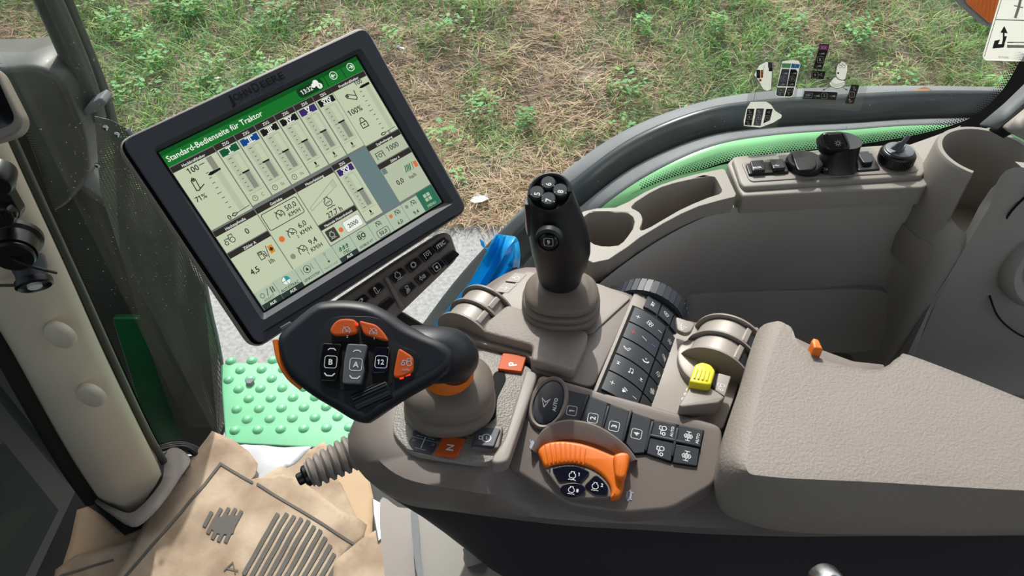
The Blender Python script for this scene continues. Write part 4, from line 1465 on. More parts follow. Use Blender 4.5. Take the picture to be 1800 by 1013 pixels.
g.pad(rnd(pj([(1708, -30), (1700, 5), (1742, 42), (1790, 0), (1800, -40)], mp), .004, 3), mp[1], .0, .003, 'orange_lens' if False else 'orange_plastic', -.03)
for k in range(9):
    A, B = pj((1712 + k * 7, -30), off(mp, .0)), pj((1704 + k * 7, 10 + min(k, 4) * 6), off(mp, .0))
    g.tube([A, B], .0012, 'orange_plastic', 6)
g.build('lens', o_)
g = G()
g.pad(rnd(pj([(1700, -34), (1693, 5), (1742, 50), (1800, 2), (1812, -44)], off(mp, -.006)), .004, 3), mp[1], .0, .002, 'fender_grey', -.03)
g.build('rim', o_)
# ================================================================== touchscreen monitor
def solve_para(px):
    r = [ray(*p) for p in px]
    M = np.array([[r[0][i], -r[1][i], r[2][i], -r[3][i]] for i in range(3)])
    d = np.linalg.svd(M)[2][-1]
    d = d / d[0]
    return [r[i] * float(d[i]) for i in range(4)]


_q = solve_para([(278.8, 268.3), (625.2, 99.6), (776, 355.3), (464.7, 546.3)])
_sc = 0.212 / (_q[1] - _q[0]).length
SA, SB, SCc, SD = [CAM + v * _sc for v in _q]
SN = (SB - SA).cross(SD - SA).normalized()
if SN.dot(CAM - SA) < 0:
    SN = -SN
SPL = (SA, SN)


def S(x, y, h=0.0):
    x /= 1000.0
    y /= 750.0
    return (SA * (1 - x) + SB * x) * (1 - y) + (SD * (1 - x) + SCc * x) * y + SN * h


mon_c = (SA + SB + SCc + SD) / 4
mon = thing('touchscreen_monitor', mon_c - SN * .03, 'slate-grey touchscreen display in a beige housing above the drive lever', 'monitor')
FR = off(SPL, .005)
_out = pj([(205, 249), (645, 43), (823, 368), (452, 613)], off(SPL, .003))
_bez = rnd(pj([(212, 247.6), (642.5, 46.7), (820, 367), (455, 609)], FR), .011, 6)
_scr_open = rnd([S(-16, -14, .005), S(1022, -16, .005), S(1026, 768, .005), S(-16, 764, .005)], .004, 3)
# beige shell
g = G()
o2 = rnd(pj([(202, 251), (642, 43.5), (824, 369), (447, 617)], off(SPL, .002)), .013, 6)
g.loft([[p - SN * .034 for p in inset(o2, .010, SN)], [p - SN * .026 for p in inset(o2, .001, SN)], [p - SN * .022 for p in o2], [p - SN * .0015 for p in o2], inset(o2, .0015, SN)], 'beige_plastic', cap1=False)
g.build('housing', mon)
# slate bezel with the opening cut out
g = G()
N = len(_bez)
ctr = sum(_scr_open, Vector()) / len(_scr_open)


def resample(poly, n, start=None):
    L = [0]
    for i in range(len(poly)):
        L.append(L[-1] + (poly[(i + 1) % len(poly)] - poly[i]).length)
    out = []
    for k in range(n):
        t = L[-1] * k / n
        i = 0
        while i < len(poly) - 1 and L[i + 1] < t:
            i += 1
        f = (t - L[i]) / max(1e-9, L[i + 1] - L[i])
        out.append(poly[i] * (1 - f) + poly[(i + 1) % len(poly)] * f)
    return out


def same(pA, r1, pB, r2, seg=5):
    return rnd(pA, r1, seg), rnd(pB, r2, seg)


bo = rnd(pj([(212, 247.6), (642.5, 46.7), (820, 367), (455, 609)], FR), .010, 5)
bi = rnd([S(-12, -22, .005), S(1036, -22, .005), S(1046, 782, .005), S(-34, 780, .005)], .004, 5)
bj = rnd([S(-10, -6, .0005), S(1012, -7, .0005), S(1013, 760, .0005), S(-10, 758, .0005)], .002, 5)
g.loft([[p - SN * .004 for p in bo], [p - SN * .0008 for p in bo], inset(bo, .001, SN), bi, bj], 'bezel_slate', cap0=False, cap1=False)
g.build('bezel', mon, smooth=30)
g = G()
g.loft([[S(-40, 812, .0052), S(1020, 826, .0052), S(1020, 831, .0052), S(-40, 817, .0052)], [S(-40, 812, .0058), S(1020, 826, .0058), S(1020, 831, .0058), S(-40, 817, .0058)]], 'bezel_slate')
g.loft([[S(-60, 820, .0052), S(1010, 834, .0052), S(1010, 838, .0052), S(-60, 824, .0052)], [S(-60, 820, .0056), S(1010, 834, .0056), S(1010, 838, .0056), S(-60, 824, .0056)]], 'gap_black')
g.build('pen_ledge', mon)
g = G()
d = Draw(g, lambda x, y, h=0: S(x, y, .0053 + h))
_cx = 395
for t_, x0_, x1_, y_, s_ in (('J', 364, 384, -58, 54), ('OHN', 390, 474, -60, 40), ('D', 486, 514, -61, 54), ('EERE', 526, 640, -59, 40)):
    d.text(t_, (x0_ + x1_) / 2, y_, s_, 'gap_black', yd=-1, squeeze=(x1_ - x0_) / (glyphs(t_)[2] * s_), bold=.012)
g.build('lettering', mon)

# ---- the lit picture
g = G()
d = Draw(g, lambda x, y, h=0: S(x, y, .0006 + h))
d.db = .014
L1, L2, L3, L4 = .0001, .0002, .0003, .0004
g.add([S(-10, -6, .0004), S(1012, -7, .0004), S(1013, 758, .0004), S(-10, 757, .0004)], [[0, 1, 2, 3]], 'gap_black')
d.rect(0, 0, 1000, 750, 'scr_gap')
d.rect(0, 0, 1000, 68, 'scr_green', L1)
d.rect(0, 0, 1000, 18, 'scr_green2', L2)
d.rrect(655, 10, 790, 60, 22, 'scr_dgreen', L2)
d.text('Standard-Bedienseite für Traktor', 12, 38, 34, 'scr_white', L2, yd=-1, left=True, bold=.012)
d.text('13:32', 705, 37, 27, 'scr_white', L3, yd=-1, bold=.02)
d.disc(757, 26, 14, 'scr_white', L3); d.disc(742, 32, 10, 'scr_white', L3); d.disc(768, 44, 13, 'scr_white', L3)
d.text('!', 768, 44, 22, 'scr_dgreen', L4, yd=-1, bold=.03)
for x in (806, 902):
    d.rect(x - 2, 0, x + 2, 66, 'scr_dgreen', L2)
for x, s_ in ((852, 1), (948, -1)):
    d.circle(x, 31, 17, 3, 'scr_white', L3)
    d.line([(x + 9 * s_, 31), (x - 8 * s_, 31)], 4, 'scr_white', L3)
    d.line([(x - 2 * s_, 23), (x - 10 * s_, 31), (x - 2 * s_, 39)], 4, 'scr_white', L3)


def header(x0, y0, x1, t, size=17, cool=False, h=24):
    d.rect(x0, y0, x1, y0 + h, 'scr_head', L1)
    d.text(t, (x0 + x1) / 2, y0 + h * .5 + 2, size, 'scr_white', L2, yd=-1, bold=.01)


def panel(x0, y0, x1, y1, m='scr_bg'):
    d.rect(x0, y0, x1, y1, m, L1)


header(2, 72, 203, 'Heckkraftheber'); panel(2, 96, 203, 362)
header(806, 70, 996, 'Frontkraftheber'); panel(808, 94, 998, 362)


def slider(x0, y0, name, col, knob, foot):
    x1 = x0 + 97
    d.rect(x0, y0, x1, y0 + 24, 'scr_head', L1)
    d.text('ZSG', x0 + 50, y0 + 13, 17, 'scr_white', L2, yd=-1, bold=.01)
    panel(x0 + 2, y0 + 25, x1, y0 + 285)
    d.rect(x0 + 8, y0 + 29, x1 - 6, y0 + 58, col, L2)
    d.text(name, x0 + 50, y0 + 44, 31, 'scr_white', L3, yd=-1, bold=.03)
    bw = 12 if len(name) < 2 else 20
    d.rect(x0 + 50 - bw, y0 + 30, x0 + 50 + bw, y0 + 34, 'scr_white', L3)
    d.rect(x0 + 50 - bw, y0 + 53, x0 + 50 + bw, y0 + 57, 'scr_white', L3)
    d.rrect(x0 + 16, y0 + 64, x1 - 14, y0 + 232, 8, 'scr_pale', L2)
    d.rect(x0 + 50, y0 + 72, x0 + 74, y0 + 226, 'scr_bg', L3)
    ky = y0 + 72 + 154 * knob
    d.rect(x0 + 50, ky, x0 + 74, y0 + 226, 'scr_bar', L4)
    d.rect(x0 + 42, ky - 3, x0 + 76, ky + 4, 'scr_ink', .0005)
    for k in range(9):
        yy = y0 + 74 + k * 18.8
        w_ = 15 if k in (0, 4, 8) else 9
        d.rect(x0 + 32 - w_ / 2, yy, x0 + 32 + w_ / 2, yy + 2.2, 'scr_ink', L3)
    d.rect(x0 + 12, y0 + 238, x1 - 10, y0 + 239.5, 'scr_bar', L2)
    if foot == 'j':
        d.icon('joy', x0 + 48, y0 + 260, 16, 'scr_ink', 2, L2, yd=-1)
    else:
        d.icon('clock', x0 + 30, y0 + 262, 14, 'scr_ink', 2.2, L2, yd=-1)
        d.text(foot, x0 + 68, y0 + 262, 20, 'scr_paleink', L2, yd=-1)


for i, (nm, col, kn, ft) in enumerate((('I', 'scr_dgrn', .5, 'C'), ('II', 'scr_blue', .5, '0s'), ('III', 'scr_blk', .5, '0s'),
                                       ('IV', 'scr_blk', .5, 'j'), ('V', 'scr_violet', .5, 'j'), ('XIV', 'scr_blk', .5, 'j'))):
    slider(206 + i * 100.5, 70, nm, col, kn, ft)
slider(612, 366, 'XV', 'scr_violet', .5, 'j')
# rear hitch panel
d.text('100', 82, 116, 34, 'scr_ink', L2, yd=-1)
d.icon('hitch', 58, 172, 30, 'scr_ink', 4, L2, yd=-1)
d.text('71%', 42, 228, 30, 'scr_ink', L2, yd=-1)
d.text('0', 96, 350, 30, 'scr_ink', L2, yd=-1)
d.rect(150, 100, 176, 156, 'scr_bar', L2)
d.rect(150, 156, 176, 350, 'scr_pale', L2)
d.poly([(118, 164), (132, 156), (180, 158), (180, 166), (132, 170)], 'scr_ink', L3)
d.rect(110, 112, 135, 115, 'scr_ink', L3)
for k in range(1, 9):
    w_ = 18 if k == 5 else 11
    d.rect(126 - w_, 130 + k * 23, 128, 132.5 + k * 23, 'scr_ink', L3)
d.line([(110, 350), (120, 343), (138, 349), (120, 356), (110, 350)], 4, 'scr_ink', L3); d.line([(138, 349), (198, 345)], 2.4, 'scr_ink', L3)
# front hitch panel
d.text('100', 944, 103, 27, 'scr_ink', L2, yd=-1)
d.icon('hitch', 876, 142, 30, 'scr_ink', 4, L2, rot=-1.1, yd=-1)
d.text('100%', 858, 205, 35, 'scr_ink', L2, yd=-1)
d.icon('padlock', 860, 268, 27, 'scr_ink', 4, L2, yd=-1)
d.rect(960, 126, 984, 345, 'scr_pale', L2)
d.poly([(930, 128), (945, 121), (990, 121), (990, 132), (945, 133)], 'scr_ink', L3)
for k in range(9):
    w_ = 18 if k == 4 else 10
    d.rect(934 - w_, 143 + k * 23, 936, 145.5 + k * 23, 'scr_ink', L3)
d.line([(906, 352), (918, 345), (936, 350), (918, 358), (906, 352)], 4, 'scr_ink', L3); d.line([(936, 350), (990, 348)], 2.4, 'scr_ink', L3)
d.text('0', 950, 356, 22, 'scr_ink', L2, yd=-1)
# second row
header(2, 370, 203, 'Heckzapfwelle'); panel(2, 394, 203, 470)
d.icon('tractor', 42, 434, 26, 'scr_ink', 3, L2, yd=-1); d.text('0', 127, 432, 35, 'scr_ink', L2, yd=-1)
header(2, 474, 203, 'Zähler A'); panel(2, 498, 203, 668)
d.icon('fuel', 125, 548, 21, 'scr_ink', 3, L2, yd=-1); d.line([(146, 572), (158, 522)], 3, 'scr_ink', L2)
d.rect(162, 528, 184, 562, 'scr_amber', L2); d.icon('diff', 173, 545, 9, 'scr_ink', 2.5, L3)
d.text('l/h', 146, 588, 26, 'scr_ink', L2, yd=-1); d.text('4,5', 60, 588, 35, 'scr_ink', L2, yd=-1)
header(207, 370, 405, 'Getriebe'); panel(207, 394, 405, 668)
d.line(rr2(214, 404, 392, 480, 8), 3, 'scr_ink', L2, True)
for yy, sp, n in ((442, '50,0', ''), (532, '6,0', '2'), (616, '9,4', '1')):
    d.icon('gauge', 290, yy, 25, 'scr_ink', 3.4, L2, yd=-1)
    if n: d.text(n, 304, yy + 24, 18, 'scr_ink', L2, yd=-1)
    d.text(sp, 350, yy - 13, 33, 'scr_ink', L2, yd=-1, bold=.01); d.text('KM/H', 350, yy + 18, 25, 'scr_ink', L2, yd=-1)
d.disc(236, 532, 13, 'scr_orange', L2); d.disc(236, 618, 12, 'scr_bar', L2)
header(409, 370, 608, 'Motorleistung'); panel(409, 394, 608, 558)
d.line([(422, 478), (585, 418), (585, 450), (422, 492), (422, 478)], 2, 'scr_bar', L2); d.rect(560, 424, 585, 456, 'scr_pale', L2)
d.icon('engine', 508, 492, 24, 'scr_ink', 3.4, L2, yd=-1); d.text('kW', 508, 494, 16, 'scr_ink', L3, yd=-1)
d.text('27,7 h', 509, 543, 33, 'scr_ink', L2, yd=-1)
header(409, 562, 608, 'Maximale Motordrehzahl', 15); panel(409, 586, 608, 660)
d.rrect(418, 596, 470, 650, 6, 'scr_mid', L2); d.icon('engine', 442, 622, 15, 'scr_pale', 3, L3, yd=-1)
d.disc(490, 624, 11, 'scr_orange', L2); d.rrect(510, 600, 600, 652, 10, 'scr_white', L2); d.line(rr2(510, 600, 600, 652, 10), 2, 'scr_bar', L3, True)
d.text('2000', 555, 627, 27, 'scr_ink', L3, yd=-1)
d.rect(713, 366, 806, 655, 'scr_cool', L1)
header(808, 366, 998, 'Zapfwellengang', 15); panel(810, 390, 998, 456, 'scr_pale')
d.icon('pto', 848, 426, 22, 'scr_ink', 3, L2, yd=-1); d.text('1000', 928, 420, 34, 'scr_mid', L2, yd=-1)
header(808, 460, 998, 'Zähler A', 15); panel(810, 484, 998, 652, 'scr_pale')
d.rect(812, 486, 836, 512, 'scr_cool', L2)
for k in range(4): d.line([(918 + k * 9, 552), (930 + k * 9, 522)], 5, 'scr_menu', L2)
d.line([(960, 556), (970, 520)], 2.5, 'scr_mid', L2); d.rect(974, 524, 992, 552, 'scr_orange', L2)
d.text('ha/h', 938, 578, 24, 'scr_mid', L2, yd=-1); d.text('0,0', 866, 572, 33, 'scr_ink', L2, yd=-1)
# bottom bar
tabs = [2, 98, 208, 312, 410, 508, 610, 712, 806, 901, 998]
for i in range(10):
    x0, x1 = tabs[i] + 1, tabs[i + 1] - 1
    m_ = 'scr_menu' if i == 9 else 'scr_tab'
    d.rect(x0, 664 if i < 9 else 656, x1, 748, m_, L1)
for i, t in ((0, 'AUS'), (1, 'AUS'), (4, 'AUS')):
    d.rect(tabs[i] + 1, 728 if i else 726, tabs[i + 1] - 1, 750, 'scr_foot', L2)
    d.text(t, (tabs[i] + tabs[i + 1]) / 2, 740, 17, 'scr_white', L3, yd=-1, bold=.02)
d.circle(28, 694, 9, 4, 'scr_paleink', L2); d.line([(48, 706), (62, 676)], 3, 'scr_mid', L2)
for x in (72, 82): d.rect(x, 678, x + 5, 704, 'scr_mid', L2)
d.text('ARBEIT', 48, 716, 17, 'scr_paleink', L2, yd=-1)
d.disc(152, 690, 19, 'scr_white', L2); d.poly([(152, 690), (152, 671), (165, 676), (171, 690)], 'scr_teal', L3); d.circle(152, 690, 19, 2, 'scr_teal', L3)
d.line([(133, 690), (171, 690)], 2, 'scr_mid', L3); d.line([(152, 671), (152, 709)], 2, 'scr_mid', L3)
d.text('AUTOTRAC', 152, 719, 18, 'scr_ink', L2, yd=-1, squeeze=.95)
d.circle(258, 694, 16, 2.5, 'scr_ink', L2); d.poly([(258, 684), (265, 700), (251, 700)], 'scr_ink', L2); d.line([(232, 680), (232, 708)], 2, 'scr_mid', L2); d.line([(284, 680), (284, 708)], 2, 'scr_mid', L2)
d.text('LENKSYSTEM', 259, 732, 16, 'scr_ink', L2, yd=-1, squeeze=.9)
d.line([(362, 676), (362, 712)], 2.5, 'scr_paleink', L2); d.disc(362, 714, 5, 'scr_mid', L2); d.circle(362, 676, 5, 2, 'scr_paleink', L2)
d.text('TRACK LINE', 360, 734, 13, 'scr_bar', L2, yd=-1)
for k, x in enumerate((440, 458, 476)):
    d.poly([(x - 6 + 6, 676 + 8), (x + 8, 694), (x - 8, 694)], 'scr_menu', L2); d.line([(x, 694), (x, 704)], 4, 'scr_menu', L2)
    d.circle(x - 6, 700, 4, 2, 'scr_ink', L3)
d.text('iTEC', 459, 717, 19, 'scr_ink', L2, yd=-1)
d.circle(558, 692, 19, 2, 'scr_mid', L2); d.text('ISO', 558, 693, 29, 'scr_ink', L3, yd=-1, bold=.03)
d.text('ISOBUS VT', 559, 734, 16, 'scr_ink', L2, yd=-1)
for xx, t, fr_ in ((660, '50,0', 1), (760, '6,0', 0), (856, '9,4', 0)):
    d.icon('gauge', xx + (0 if fr_ else 12), 688, 17, 'scr_ink', 2.6, L2, yd=-1)
    d.text(t, xx, 728, 25, 'scr_ink', L2, yd=-1)
d.line(rr2(628, 712, 692, 746, 8), 2.4, 'scr_ink', L2, True)
d.disc(734, 686, 9, 'scr_orange', L2); d.disc(828, 686, 9, 'scr_bar', L2)
for x in (930, 950):
    for y in (678, 698): d.rect(x, y, x + 16, y + 16, 'scr_pale', L3)
d.text('MENU', 948, 734, 18, 'scr_pale', L3, yd=-1)
g.build('screen', mon, smooth=0, label='lit display page with sliders and speed readings')

# ================================================================== shortcut key bar under the monitor
BPL = off(SPL, -.004)
bar = thing('shortcut_key_bar', pj((700, 490), off(SPL, -.02)), 'brown bar of black shortcut keys mounted below the touchscreen monitor', 'key bar')
g = G()
_bp = pj([(779, 408), (793, 411), (806, 449), (801, 459), (700, 556), (600, 620), (540, 620), (520, 590), (600, 525), (700, 458)], BPL)
_bp = rnd(_bp, .004, 4)
g.pad(_bp, SN, .0, .003, 'console_brown', -.016)
g.build('housing', bar)
BK = BPL


def rowkeys(origin, n, cap=None):
    pass


_kx, _ky = (-24.4, 18.2), None
row1 = [((1135, 205), 'txt:iTEC'), ((985, 310), 'pto'), ((830, 430), 'gear'), ((655, 545), 'engine'), ((415, 710), 'hitch'), ((245, 838), 'hitch2')]
row2 = [((1240, 345), ''), ((1090, 455), 'upkey'), ((930, 570), 'climate'), ((765, 700), 'worklamp'), ((530, 868), ''), ((360, 990), '')]
for rw in (row1, row2):
    for (x, y), ic in rw:
        q = [(x, y), (x + 130, y - 98), (x + 196, y - 42), (x + 70, y + 84)]
        q = [(580 + a / 6.333, 400 + b / 6.333) for a, b in q]
        cxy = (sum(a for a, b in q) / 4, sum(b for a, b in q) / 4)

        def dr(g_, pl_, ic=ic, cxy=cxy):
            D_ = Draw(g_, frame(pl_, cxy, (cxy[0] + 20, cxy[1] - 14.5)))
            if ic.startswith('txt:'):
                D_.text(ic[4:], 0, 0, 5.6, 'print_white', bold=.03)
            elif ic == 'hitch2':
                D_.icon('hitch', 0, 0, 4, 'print_white', .5, rot=-1.2)
            elif ic:
                D_.icon(ic, 0, 0, 3.9, 'print_white', .5)
        key(q, BK, .0032, 'key_black', 'shortcut_key', bar, .0016, .001, -.002, draw=dr)
g = G()
_dv = pj([(674, 489), (680, 488), (709, 539), (702, 543)], BK)
g.pad(rnd(_dv, .001, 2), SN, .003, .001, 'console_brown', -.001)
g.build('divider', bar)
# bracket arm carrying monitor and key bar
g = G()
a = pj([(600, 560), (705, 545), (770, 585), (740, 640), (620, 640)], off(SPL, -.03))
g.pad(rnd(a, .006, 3), SN, .0, .003, 'black_plastic', -.03)
g.build('monitor_bracket', label='black bracket arm holding the monitor behind the drive lever', cat='bracket')
# ================================================================== control console
ZT = 0.750
TOP = plane_z(ZT)

con = thing('control_console', Z(1000, 800, .55), 'beige-brown console carrying levers, dials and numbered keys', 'control console')

top_r = [(930, 473), (852, 518), (795, 572), (742, 628), (697, 690), (690, 745), (712, 788), (765, 812), (845, 824), (915, 838), (1005, 868), (1130, 872),
         (1262, 860), (1500, 862), (1960, 880), (1960, 840), (1560, 700), (1345, 600), (1190, 566), (1122, 518), (1050, 499)]
sil_r = [(925, 470), (838, 514), (772, 574), (708, 632), (655, 690), (617, 752), (618, 805), (672, 862), (800, 892), (905, 905), (1005, 916), (1130, 922),
         (1290, 930), (1500, 932), (1960, 925), (1960, 830), (1560, 690), (1347, 592), (1195, 560), (1124, 513), (1053, 495)]
mid_r = [((a[0] * .42 + b[0] * .58), (a[1] * .42 + b[1] * .58)) for a, b in zip(top_r, sil_r)]
bot_r = [(930, 478), (845, 528), (782, 590), (716, 650), (660, 712), (624, 775), (640, 835), (705, 884), (800, 900), (905, 914), (1005, 925), (1130, 932),
         (1290, 941), (1500, 943), (1960, 930), (1960, 840), (1560, 700), (1347, 600), (1195, 580), (1124, 530), (1053, 510)]
C3 = lambda px, z: cat([Z(a, b, z) for a, b in px], 5)
g = G()
_tz = [.738] * 9 + [.712, .706, .706, .706] + [.70] * 4 + [.72] * 4
R_top = cat([Z(a, b, z) for (a, b), z in zip(top_r, _tz)], 5)
R_sil = C3(sil_r, .695)
R_mid = cat([Z(a, b, z - .004) for (a, b), z in zip(mid_r, _tz)], 5)
R_bot = C3(bot_r, .668)
ctr = sum(R_top, Vector()) / len(R_top)
g.loft([R_bot, C3([((a[0] + b[0]) / 2 - .0, (a[1] + b[1]) / 2) for a, b in zip(sil_r, bot_r)], .680), R_sil, R_mid, [p + UP * .002 for p in R_top], [p.lerp(ctr, .05) + UP * .003 for p in R_top], [Vector((p.x, p.y, .69)).lerp(Vector((ctr.x, ctr.y, .69)), .14) for p in R_top]], 'console_brown')
g.build('body', con, smooth=60)
low_r = [(930, 560), (900, 620), (870, 680), (840, 750), (830, 830), (830, 900), (835, 950), (850, 990), (895, 1020), (960, 1060), (1040, 1090), (1150, 1110),
         (1290, 1130), (1500, 1120), (1960, 1080), (1960, 800), (1500, 760), (1345, 720), (1195, 700), (1124, 650), (1053, 600)]
g = G()
R_b2 = [p.lerp(ctr, .012) for p in R_bot]
R_lo = C3(low_r, .52)
R_lo2 = [a.lerp(b, .30) for a, b in zip(R_b2, R_lo)]
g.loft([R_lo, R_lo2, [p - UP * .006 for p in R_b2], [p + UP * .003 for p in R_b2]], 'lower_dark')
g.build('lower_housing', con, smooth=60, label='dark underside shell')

# ---- top deck panels ---------------------------------------------------------------
deck = [(905, 478), (852, 520), (882, 560), (870, 640), (872, 700), (1040, 860), (1262, 850), (1330, 576), (1205, 566), (1125, 520), (1053, 500)]
g = G()
g.pad(rnd(pj([(925, 476), (850, 520), (800, 568), (818, 598), (850, 606), (932, 626), (936, 645), (946, 655), (1042, 683), (1106, 546), (1122, 520), (1053, 500)], TOP), .008, 4), UP, .0, .0015, 'console_brown', -.045)
deck_o = g.build('deck', con, smooth=50)
# silver-textured lever panel (lower, left)
LP = plane_z(ZT - .006)
g = G()
lp = rnd(pj([(735, 640), (700, 700), (688, 760), (722, 797), (830, 818), (868, 812), (888, 776), (915, 700), (940, 650), (905, 636), (850, 605), (800, 600)], LP), .010, 5)
g.pad(lp, UP, .0005, .001, 'beige_grain', -.02)
lever_o = g.build('lever_panel', con, smooth=50, label='grained silver-grey panel round the drive lever')
g = G()
g.pad(rnd(pj([(868, 655), (886, 650), (890, 668), (874, 700), (872, 735), (850, 752), (835, 740), (862, 690)], off(LP, .0006)), .004, 3), UP, .0006, .0002, 'gap_black')
g.build('lever_slot', lever_o)
# ridge between the lever panel and the key panel
g = G()
g.pad(rnd(pj([(925, 652), (946, 660), (893, 815), (870, 820), (862, 812), (886, 776)], off(TOP, .001)), .005, 3), UP, .003, .002, 'beige_plastic', -.01)
g.build('ridge', con)

# joystick panel, smooth and light
g = G()
JP = off(TOP, .001)
g.pad(rnd(pj([(880, 540), (868, 532), (905, 500), (925, 478), (1053, 500), (1110, 524), (1040, 588), (1018, 584), (960, 560)], JP), .005, 4), UP, .0012, .0008, 'beige_plastic', -.004)
joyp_o = g.build('joystick_panel', con)
# storage lid, L shaped and grained
g = G()
lid = pj([(893, 539), (1034, 588), (1030, 612), (1008, 660), (932, 637), (938, 612), (848, 588), (855, 570)], off(TOP, .006))
g.pad(rnd(lid, .006, 5), UP, .004, .003, 'beige_soft', -.012)
g.build('storage_lid', con, smooth=50, label='L-shaped lid with a leather-like grain')
g = G()
d = Draw(g, frame(off(JP, .0014), (1030, 572), (1060, 580)))
d.line(rr2(-8, -5.2, 8, 5.2, 2.6), .5, 'print_pale', 0, True)
d.poly([(-5, -1), (-2, 2.6), (-1, 2), (-2.4, 0), (0, -1), (-1, -2)], 'print_pale'); 
for k in range(4): d.line([(1 + k * 1.2, -2.6), (2.2 + k * 1.2, -.4), (1 + k * 1.2, 2)], .35, 'print_pale')
g.build('armrest_symbol', joyp_o)


def symdraw(c, dpx, items, size=1.0):
    def f(g_, pl_):
        D_ = Draw(g_, frame(pl_, c, (c[0] + dpx[0], c[1] + dpx[1])))
        for it in items:
            if it[0] == 't': D_.text(it[1], it[2], it[3], it[4], it[5] if len(it) > 5 else 'print_white', bold=.03)
            elif it[0] == 'i': D_.icon(it[1], it[2], it[3], it[4], it[5] if len(it) > 5 else 'print_white', it[4] * .15)
            elif it[0] == 'f': D_.framed(it[1], it[2], it[3], 'print_white', .45)
            elif it[0] == 'l': D_.line(it[1], it[2], it[3] if len(it) > 3 else 'print_white')
    return f


# small flat keys behind the joystick
key([(905, 481), (926, 484), (912, 499), (888, 496)], JP, .0015, 'console_brown', 'lock_key', joyp_o, .001, .0004, -.001,
    draw=symdraw((908, 489), (20, 2), [('i', 'lock', 0, 0, 3.6)]))
key([(886, 498), (910, 501), (893, 517), (868, 514)], JP, .0015, 'console_brown', 'axis_key', joyp_o, .001, .0004, -.001,
    draw=symdraw((889, 507), (20, 2), [('i', 'dasharrow', 2.5, 0, 2.2), ('l', [(-5, 0), (-2, 0)], .5), ('l', [(0, -3), (0, 3)], .5), ('l', [(-2.5, -2.5), (2.5, 2.5)], .4)]))


# thumb wheel banks ------------------------------------------------------------------
def wheel_bank(name, c, ax_px, n, width, rad, z, mfin, mwheel, sink=.35, wdir=None, dark=False, labels=None):
    """n ribbed rollers on a common axle between arched fins. c: pixel of the bank centre, ax_px: a pixel the axle points to"""
    c0 = Z(c[0], c[1], z)
    ax = (Z(ax_px[0], ax_px[1], z) - c0).normalized()
    side = UP.cross(ax)
    L = n * width
    o = c0 - ax * L / 2 - UP * rad * sink
    for i in range(n):
        g_ = G()
        a0, a1 = math.radians(-70), math.radians(250)
        g_.lathe(o + ax * (i * width + .002), ax, [(rad * .93, 0), (rad * .97, .001), (rad * .97, width - .005), (rad * .93, width - .004)], mwheel, 40, xdir=side)
        # thumb ledge across the roller
        th = math.radians(118)
        for q_ in (th,):
            pc = o + (side * math.cos(q_) + UP * math.sin(q_)) * rad * .98 + ax * (i * width + width / 2)
            t_ = (-side * math.sin(q_) + UP * math.cos(q_))
            nn = (side * math.cos(q_) + UP * math.sin(q_))
            poly = [pc + t_ * a + ax * b for a, b in ((-.003, -(width / 2 - .003)), (.003, -(width / 2 - .003)), (.003, (width / 2 - .003)), (-.003, (width / 2 - .003)))]
            g_.pad(rnd(poly, .001, 2), nn, .002, .001, mwheel, -.002)
        if dark:
            poly = []
            for kk in range(2):
                pass
            g_.lathe(o + ax * (i * width + .003), ax, [(rad * .985, 0), (rad * .985, width - .007)], 'key_slate', 14, xdir=side, a0=math.radians(125), a1=math.radians(175), caps=False)
        g_.build('thumb_wheel', con, smooth=40)
    for i in range(n + 1):
        g_ = G()
        oo = o + ax * (i * width - .0012)
        prof = []
        pts_o, pts_i = [], []
        for k in range(25):
            t = math.pi * k / 24
            pts_o.append(side * math.cos(t) * rad * 1.12 + UP * math.sin(t) * rad * 1.1)
        poly = [oo + p for p in pts_o] + [oo - side * rad * 1.12 - UP * rad * .7, oo + side * rad * 1.12 - UP * rad * .7]
        g_.pad(poly, ax, .0028, .0012, mfin)
        g_.build('wheel_fin', con, smooth=40)


wheel_bank('left', (838, 552), (866, 519), 2, .0225, .029, ZT, 'beige_plastic', 'silver_paint', sink=.46)
wheel_bank('right', (1274, 608), (1295, 565), 2, .0250, .033, ZT - .002, 'beige_plastic', 'silver_paint', sink=.56, dark=True)


# square lit keys of the lever panel
def dP(t):
    def f(g_, pl_, t=t):
        pass
    return f


key([(884, 624), (926, 628), (917, 657), (875, 652)], off(LP, .001), .003, 'orange_key', 'park_key', lever_o, .0015, .0008, -.002,
    draw=symdraw((901, 640), (-4, -20), [('t', 'P', 0, 0, 10.5, 'print_white')]), label='orange key marked P')
key([(780, 769), (818, 774), (803, 806), (764, 801)], off(LP, .001), .0026, 'orange_key', 'neutral_key', lever_o, .0012, .0008, -.002,
    draw=symdraw((791, 787), (5, -20), [('t', 'N', 0, 0, 9, 'print_white')]), label='orange key marked N')
g = G()
g.pad(rnd(pj([(838, 748), (885, 752), (877, 792), (828, 788)], off(LP, .002)), .003, 3), UP, .003, .0015, 'console_brown', -.004)
g.build('key_surround', lever_o)
key([(842, 753), (880, 756), (868, 788), (828, 784)], off(LP, .005), .0022, 'bezel_slate', 'transmission_lock_key', lever_o, .0015, .0008, -.002,
    draw=symdraw((854, 770), (20, 1), [('i', 'lock', 0, 0, 5.2)]))
g = G()
gp = off(LP, .0008)
g.pad(rnd(pj([(727, 757), (775, 768), (758, 800), (714, 790)], gp), .0015, 3), UP, .0005, .0002, 'bezel_slate')
d = Draw(g, frame(off(gp, .0008), (744, 778), (764, 783)))
d.line([(-12, 3), (12, 3)], .5, 'print_pale'); d.line([(0, 6), (0, -6)], .7, 'print_white'); d.line([(-5, -7), (5, -7)], .5, 'print_pale')
for x in (-12, 12): d.line([(x, 1), (x, 5)], .4, 'print_pale')
d.text('50', -9, 0, 3, 'print_pale'); d.text('20', 9, 0, 3, 'print_pale'); d.text('F/R', 3, 8, 3, 'print_pale')
